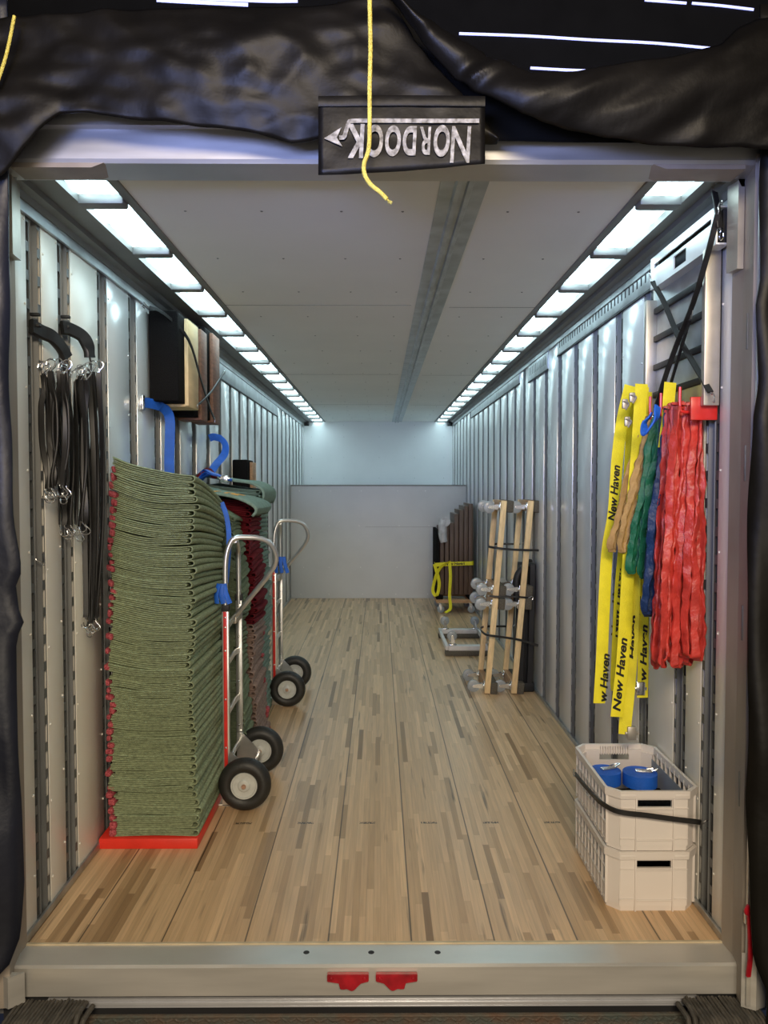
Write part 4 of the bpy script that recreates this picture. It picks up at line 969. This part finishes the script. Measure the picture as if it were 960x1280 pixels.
# ------------------------------------------------------------------ crates
def crate(loc, label):
    t = thing('plastic_crate', label, 'crate', loc)
    W, D, Hh = 0.352, 0.53, 0.236; c = 0.045; th_ = 0.012
    # octagonal footprint corners (x to the right, y into the trailer)
    def ring(i, z):  # inset i
        x0, x1, y0, y1, q = i, W-i, i, D-i, c*(1-0.3*i/c)
        return [(x0+q, y0, z), (x1-q, y0, z), (x1, y0+q, z), (x1, y1-q, z), (x1-q, y1, z), (x0+q, y1, z), (x0, y1-q, z), (x0, y0+q, z)]
    def shell(bm, z0, z1, i0, i1, sides, t_=th_):
        o0, o1, n0, n1 = ring(i0, z0), ring(i1, z1), ring(i0+t_, z0), ring(i1+t_, z1)
        V = [[bm.verts.new(p) for p in r] for r in (o0, o1, n1, n0)]
        for k in sides:
            j = (k+1) % 8
            for a in range(4):
                b = (a+1) % 4; bm.faces.new((V[a][k], V[a][j], V[b][j], V[b][k]))
    ALL = range(8)
    body = bmesh.new()
    # chamfered corners solid, bottom band, rims
    shell(body, 0.0, 0.024, 0.008, 0.006, ALL)
    shell(body, 0.024, Hh-0.03, 0.006, 0.003, (1, 4+1-0, 6+1-0)[:0] or (1, 3, 5, 7))
    shell(body, Hh-0.030, Hh, -0.003, -0.005, ALL)
    box(body, 0.03, W-0.03, 0.03, D-0.03, 0.004, 0.010)
    for k in (0, 1): pass
    # end walls (near and far) with a hand hole
    hx0, hx1, hz0, hz1 = 0.112, 0.245, Hh-0.068, Hh-0.038
    for (ya, yb) in ((0.006, 0.018), (D-0.018, D-0.006)):
        box(body, c, hx0, ya, yb, 0.02, Hh-0.02); box(body, hx1, W-c, ya, yb, 0.02, Hh-0.02)
        box(body, hx0, hx1, ya, yb, 0.02, hz0); box(body, hx0, hx1, ya, yb, hz1, Hh-0.02)
    for ya, s_ in ((0.006, -1), (D-0.006, 1)):
        for xx in (hx0-0.006, hx1+0.006): box(body, xx-0.003, xx+0.003, ya, ya+s_*0.006, 0.0, Hh-0.012, 0.001)
        box(body, hx0-0.006, hx1+0.006, ya, ya+s_*0.006, hz0-0.008, hz0-0.003, 0.001)
        box(body, hx0-0.006, hx1+0.006, ya, ya+s_*0.005, 0.040, 0.045, 0.001)
        for (xa, xb) in ((c, hx0-0.008), (hx1+0.008, W-c)):
            box(body, xa, xb, ya, ya+s_*0.0045, Hh-0.072, Hh-0.069); box(body, xa, xb, ya, ya+s_*0.0045, 0.046, 0.049)
            box(body, xa, xb, ya, ya+s_*0.011, Hh-0.024, Hh-0.012, 0.002)
    obj('crate_body', body, M['crate'], t)
    # slatted long sides
    for nm, xa, xb in (('left', 0.0, 0.010), ('right', W-0.010, W)):
        bm = bmesh.new()
        n = 9
        for k in range(n+1):
            y = c+(D-2*c)*k/n; box(bm, xa, xb, y-0.004, y+0.004, 0.015, Hh-0.015, 0.001)
        for z in (0.024, 0.085, 0.15): box(bm, xa+0.001, xb-0.001, c, D-c, z, z+0.008, 0.001)
        for k in range(n):
            y = c+(D-2*c)*(k+0.5)/n; box(bm, xa+0.002, xb-0.002, y-0.002, y+0.002, 0.02, 0.09)
        obj('slatted_side', bm, M['crate'], t)
        bm = bmesh.new(); x_ = 0.016 if xa == 0 else W-0.018; box(bm, x_, x_+0.002, c, D-c, 0.012, Hh-0.05); obj('liner_sheet', bm, M['cratein'], t)
    # small comb on the far rim
    bm = bmesh.new()
    for k in range(12): box(bm, 0.115+k*0.0112, 0.119+k*0.0112, D-0.026, D-0.017, Hh-0.04, Hh-0.004)
    obj('rim_comb', bm, M['crate'], t)
    bm = bmesh.new()
    for y in (0.006, D-0.006): box(bm, hx0, hx1, y+(0.03 if y < 0.1 else -0.034), y+(0.034 if y < 0.1 else -0.03), hz0-0.01, hz1+0.01)
    return t
cr1 = crate((0.882, 2.868, 0.0), 'lower of the two stacked beige plastic crates in the front right corner')
cr2 = crate((0.882, 2.868, 0.237), 'upper beige plastic crate in the front right corner, holding blue strap rolls')
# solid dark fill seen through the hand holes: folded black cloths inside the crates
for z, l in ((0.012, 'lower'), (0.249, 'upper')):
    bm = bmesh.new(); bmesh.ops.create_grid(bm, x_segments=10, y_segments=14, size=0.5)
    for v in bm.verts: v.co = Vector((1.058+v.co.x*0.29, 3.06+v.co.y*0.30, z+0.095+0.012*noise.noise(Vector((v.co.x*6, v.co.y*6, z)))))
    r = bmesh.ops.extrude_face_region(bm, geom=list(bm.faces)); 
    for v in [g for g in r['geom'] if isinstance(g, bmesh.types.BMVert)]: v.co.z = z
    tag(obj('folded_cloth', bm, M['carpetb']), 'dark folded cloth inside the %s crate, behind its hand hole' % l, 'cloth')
def strap_roll(x, y, z, r, label, yaw):
    t = thing('strap_roll', label, 'strap roll', (x, y, z), (0.0, 0.0, yaw))
    bm = bmesh.new(); prof = []
    for k in range(10):
        a = r*(1-0.085*k); prof += [(a, 0.0 if k == 0 else 0.052), (a, 0.054), (a-r*0.07, 0.054), (a-r*0.072, 0.049)]
    lathe(bm, [(r, 0.0)]+prof+[(0.008, 0.05), (0.0001, 0.05)], 'z', (0, 0, 0), 32)
    obj('rolled_webbing', bm, M['blue'], t)
    bm = bmesh.new(); box(bm, -0.02, 0.05, -0.012, 0.014, 0.053, 0.064, 0.004); tube(bm, [(0.045, 0, 0.06), (0.075, 0.004, 0.07), (0.06, 0.02, 0.066), (0.03, 0.018, 0.062)], 0.003, 6, 4); obj('hook_buckle', bm, M['chrome'], t)
    return t
strap_roll(0.985, 3.26, 0.352, 0.066, 'blue strap roll in the upper crate, the left one', 0.3)
strap_roll(1.125, 3.23, 0.354, 0.072, 'blue strap roll in the upper crate, the right one', -0.2)
bungee([(0.873, 3.33, 0.36), (0.871, 3.2, 0.37), (0.870, 3.05, 0.385), (0.873, 2.925, 0.40), (0.915, 2.856, 0.398), (1.02, 2.850, 0.386), (1.12, 2.850, 0.372), (1.20, 2.85, 0.362), (1.228, 2.855, 0.356)],
       'black rubber strap stretched around the upper crate and hooked to the right wall', 0.02)

# ------------------------------------------------------------------ sling rack and slings on the right wall
rk = thing('sling_rack', 'red steel hook rack on the right wall carrying the slings', 'rack', (XR, 3.0, 1.93))
bm = bmesh.new(); box(bm, -0.012, -0.002, -0.20, 0.62, -0.035, 0.035, 0.002); obj('back_plate', bm, M['red'], rk)
for y in (-0.17, 0.02, 0.14, 0.26, 0.40, 0.50):
    bm = bmesh.new(); tube(bm, [(-0.006, y, -0.01), (-0.07, y, -0.012), (-0.12, y, -0.010), (-0.128, y, 0.02), (-0.128, y, 0.08)], 0.006, 8, 4); obj('hook', bm, M['red'], rk)
bm = bmesh.new(); box(bm, -0.10, -0.002, -0.205, -0.19, -0.045, 0.04, 0.003); obj('end_plate', bm, M['red'], rk)

def sling(loops, wd, t, m, label, group, cat='sling', twist=0.6, seed=0):
    """closed flattened fabric loop: list of points going down and back up"""
    rr = random.Random(seed); bm = bmesh.new(); ph = rr.uniform(0, 6); k_ = rr.uniform(1.0, 2.0)
    tube(bm, loops, 0, seg=9, closed=False, flat=(lambda q: (math.cos(twist*math.sin(q*k_*3+ph)), math.sin(twist*math.sin(q*k_*3+ph)), 0.05), wd, t))
    for v in bm.verts:
        q = v.co*28+Vector((seed*3.1, 0, 0)); a = noise.noise_vector(Vector((q.x*2.2, q.y*2.2, q.z)))
        v.co += Vector((a.x, a.y, a.z*0.3))*0.0075
    return tag(obj('round_sling', bm, m), label, cat, group)
def loop_pts(tx, ty, tz, bx, by, bz, spread, rr, n=5, depth=0.02):
    """from the hook down one side, round the bottom, up the other side"""
    L_, Q = [], []
    for i in range(n):
        f = i/(n-1); w_ = spread*(0.25+0.75*math.sin(min(1, f*1.4)*PI/2))
        x = tx+(bx-tx)*f; y = ty+(by-ty)*f; z = tz+(bz+0.03-tz)*f
        j = 0.006*(1 if 0 < i < n-1 else 0)
        L_.append((x-w_+rr.uniform(-j, j), y-depth*0.5+rr.uniform(-j, j), z)); Q.append((x+w_+rr.uniform(-j, j), y+depth*0.5+rr.uniform(-j, j), z))
    return L_+[(bx-spread*0.5, by-depth*0.3, bz+0.004), (bx, by, bz-0.004), (bx+spread*0.5, by+depth*0.3, bz+0.004)]+Q[::-1]+[(tx, ty, tz+0.012)]
rr = random.Random(3)
for k in range(15):                                                             # red bundle
    f = k/14
    tx = 1.125+0.03*rr.random(); ty = 2.85+0.14*rr.random()
    top = at(840+32*f, 512, y=2.9); bot = at(820+48*f, 826+rr.uniform(-12, 12), y=2.88+0.05*rr.random())
    ty = 2.86+0.12*((k*7) % 15)/14
    sling(loop_pts(top.x, ty, 1.935+rr.uniform(-.01, .015), bot.x, ty-0.01+rr.uniform(-.02, .02), bot.z, 0.017+0.012*rr.random(), rr, 8, 0.04), 0.030, 0.010, M['redsling'],
          'long red round sling in the bundle nearest the door frame', 'red slings on the rack', twist=1.1, seed=k)
def bundle(n, tpx, tpy, bpx, bpy, Y, m, label, group, wd=0.03, wid=22, seed=1, sp=0.014, tz=None):
    rr = random.Random(seed)
    for k in range(n):
        f = k/max(1, n-1)
        top = at(tpx+6*f, tpy, y=Y); bot = at(bpx-wid/2+wid*f, bpy+rr.uniform(-8, 8), y=Y)
        y = Y+0.05*rr.uniform(-1, 1)
        sling(loop_pts(top.x, y, top.z, bot.x, y, bot.z, sp, rr, 6, 0.025), wd, 0.009, m, label, group, twist=0.8, seed=seed*10+k)
bundle(3, 829, 518, 812, 768, 3.02, M['navy'], 'dark blue round sling hanging between the green and red slings', 'dark blue slings on the rack', 0.03, 16, 4)
bundle(4, 822, 522, 800, 714, 3.10, M['green'], 'green round sling hanging behind the dark blue ones', 'green slings on the rack', 0.028, 17, 5)
bundle(3, 808, 525, 777, 684, 3.16, M['tan'], 'tan round sling hanging over the yellow straps', 'tan slings on the rack', 0.026, 18, 6, 0.012)
# yellow straps
def yellow(pts, Y, label, words, wd=0.053, hook=None, tsize=0.047, wv=(1, 0.12, 0)):
    t = thing('yellow_strap', label, 'strap')
    P3 = [at(a, b, y=Y) for a, b in pts]
    web('webbing', P3, wd, M['yellow'], None, wv=wv, t=0.003, parent=t)
    for (px, pa, pb, s) in words:
        a, b = at(px[1], pb, y=Y-0.004), at(px[0], pa, y=Y-0.004)     # from lower to upper
        me = text_mesh('lettering', s, tsize, 0.25, 0.0014, 0.0005)
        xs = [v.co.x for v in me.vertices]; k = (b-a).length/(max(xs)-min(xs)); me.transform(Matrix.Diagonal((k, 1, 1, 1)))
        link('lettering', me, M['ink'], t, False, frame_mtx((a+b)/2, b-a, (-1, -0.12, 0)))
    if hook:
        c_ = at(hook[0], hook[1], y=Y); bm = bmesh.new()
        box(bm, c_.x-0.02, c_.x+0.02, Y-0.014, Y+0.01, c_.z-0.03, c_.z+0.03, 0.006); box(bm, c_.x-0.028, c_.x+0.028, Y-0.01, Y+0.006, c_.z-0.008, c_.z+0.006, 0.003)
        obj('buckle', bm, M['chrome'] if hook[2] else M['alub'], t)
    return t
yellow([(788, 482), (779, 520), (772, 570), (767, 640), (759, 690), (755, 760), (752, 830), (749, 879)], 3.30, 'yellow printed strap hanging at the far left of the sling rack',
       [((771, 765), 582, 652, 'New Haven'), ((758, 754), 818, 878, 'w Haven')], 0.054)
yellow([(802, 480), (797, 560), (790, 640), (786, 700), (782, 770), (778, 830), (774, 866), (771, 896)], 3.17, 'yellow printed strap with slanted cut end, second in front of the others',
       [((780, 771), 798, 890, 'New Haven')], 0.056)
yellow([(790, 490), (784, 600), (778, 680), (773, 740), (770, 800), (768, 850), (769, 862)], 3.36, 'yellow printed strap turned half edge on between the two front ones', [((772, 769), 710, 798, 'New Haven')], 0.05, wv=(1, 0.6, 0))
yellow([(803, 484), (799, 600), (794, 700), (790, 800), (786, 860), (782, 900), (781, 918)], 3.24, 'longest yellow strap reaching almost down to the crate', [((793, 790), 770, 826, 'Haven')], 0.052, (789, 916, 0), 0.036, (1, -0.3, 0))
yellow([(808, 490), (806, 620), (804, 740), (804, 820), (803, 872)], 3.28, 'yellow strap with metal buckle below the green and blue slings', [((806, 804), 782, 852, 'w Haven'), ((798, 797), 690, 780, 'New')], 0.05, (800, 860, 1), 0.04)
yellow([(838, 478), (836, 500), (835, 520), (830, 560)], 3.0, 'short piece of yellow webbing showing above the red slings', [], 0.05)
# grey clips and blue loop on top of the bundles
for (a, b), w_ in (((790, 497), 'upper right'), ((784, 527), 'lowest'), ((781, 505), 'upper left')):
    bm = bmesh.new(); c_ = at(a, b, y=3.14); box(bm, c_.x-0.012, c_.x+0.012, 3.13, 3.145, c_.z-0.020, c_.z+0.020, 0.005)
    tube(bm, [c_+Vector((-.01, -.012, .01)), c_+Vector((.012, -.015, .0)), c_+Vector((0, -.012, -.025))], 0.004, 6, 4)
    tag(obj('strap_clip', bm, M['alub']), w_+' of three grey metal clips at the top of the yellow straps', 'clip')
web('blue_strap', [X_(822, 508, 2.95), X_(820, 522, 2.92), X_(813, 534, 2.92), X_(806, 542, 2.94), X_(806, 530, 2.98), X_(814, 518, 3.0)], 0.03, M['blue'], 'bright blue strap loop on top of the green slings', wv=(0.6, 0.6, 0.5), t=0.008)

# ------------------------------------------------------------------ folded ramp strapped high on the right wall
rp = thing('folded_ramp', 'folded aluminium ramp with black cross slats strapped high on the right wall', 'ramp', (0, 0, 0))
bm = bmesh.new(); box(bm, 1.226, 1.232, 2.78, 3.40, 1.95, 2.60, 0.002); obj('back_sheet', bm, M['galvc'], rp)
for z in (2.41, 2.288, 2.163, 2.042):
    bm = bmesh.new(); box(bm, 1.212, 1.2265, 2.79, 3.39, z-0.013, z+0.013, 0.003); obj('cross_slat', bm, M['blackm'], rp)
for (y0, y1) in ((2.765, 2.795), (3.375, 3.405)):
    bm = bmesh.new(); box(bm, 1.178, 1.236, y0, y1, 1.935, 2.50 if y0 < 3 else 2.46, 0.004); obj('side_rail', bm, M['alub'], rp)
bm = bmesh.new()
TY0, TY1 = 2.69, 3.33
box(bm, 1.180, 1.186, TY0, TY1, 2.592, 2.618); box(bm, 1.180, 1.186, TY0, TY0+0.04, 2.572, 2.592); box(bm, 1.180, 1.186, TY1-0.04, TY1, 2.572, 2.592)
box(bm, 1.180, 1.186, TY0, 2.95, 2.496, 2.572); box(bm, 1.180, 1.186, 3.075, TY1, 2.496, 2.572)
box(bm, 1.180, 1.186, 2.95, 3.075, 2.560, 2.572); box(bm, 1.180, 1.186, 2.95, 3.075, 2.496, 2.508)
box(bm, 1.180, 1.226, TY0, TY1, 2.490, 2.496); box(bm, 1.180, 1.226, TY0, TY1, 2.618, 2.624)
obj('top_tray', bm, M['panel'], rp)
bm = bmesh.new(); box(bm, 1.210, 1.2262, TY0+0.01, TY1-0.01, 2.498, 2.616); obj('tray_core', bm, M['slotshade'], rp)
bungee([X_(816, 352, 3.28), X_(830, 378, 3.20), X_(848, 421, 3.05), X_(868, 456, 2.86), X_(888, 490, 2.74)], 'black rubber strap crossing the ramp from upper left to lower right', 0.022, (1, 0, 0.3))
bungee([X_(897, 268, 2.66), X_(884, 320, 2.72), X_(866, 380, 2.85), X_(848, 425, 2.98), X_(832, 470, 3.05), X_(820, 510, 3.10)], 'black rubber strap crossing the ramp from upper right down to the slings', 0.022, (1, 0, 0.3))
bungee([X_(893, 240, 2.70), X_(897, 262, 2.68), X_(900, 285, 2.67)], 'short black rubber strap at the upper right corner of the ramp', 0.03, (1, 0.5, 0))
bungee([X_(862, 400, 2.9), X_(850, 440, 3.0), X_(836, 488, 3.12)], 'thin black rubber strap behind the crossing straps on the ramp', 0.012, (1, 0, 0.3))
# red painted latch lever at the outside right
lv = thing('door_latch', 'dark red latch handle outside the lower right door post', 'latch', (1.222, 2.452, 0.02))
bm = bmesh.new(); tube(bm, [(0, 0, 0.24), (-0.012, -0.005, 0.22), (0.0, 0, 0.2), (0.006, 0, 0.08), (0.0, 0, 0.0)], 0, seg=5, flat=(Vector((1, 0.3, 0)), 0.016, 0.010)); obj('lever', bm, M['darkred'], lv)
bm = bmesh.new(); box(bm, -0.01, 0.005, 0.006, 0.02, 0.17, 0.22, 0.004); obj('keeper', bm, M['chrome'], lv)
bm = bmesh.new(); prism(bm, [(1.215, 2.484), (1.255, 2.462), (1.30, 2.484)], 'z', -0.105, 0.08); tag(obj('corner_casting', bm, M['stainless']), 'bright worn steel corner casting at the foot of the right door post', 'casting')
bm = bmesh.new(); prism(bm, [(-1.20, 2.52), (-1.24, 2.485), (-1.30, 2.52)], 'z', -0.105, 0.0); tag(obj('corner_casting', bm, M['stainless']), 'bright worn steel corner casting at the foot of the left door post', 'casting')
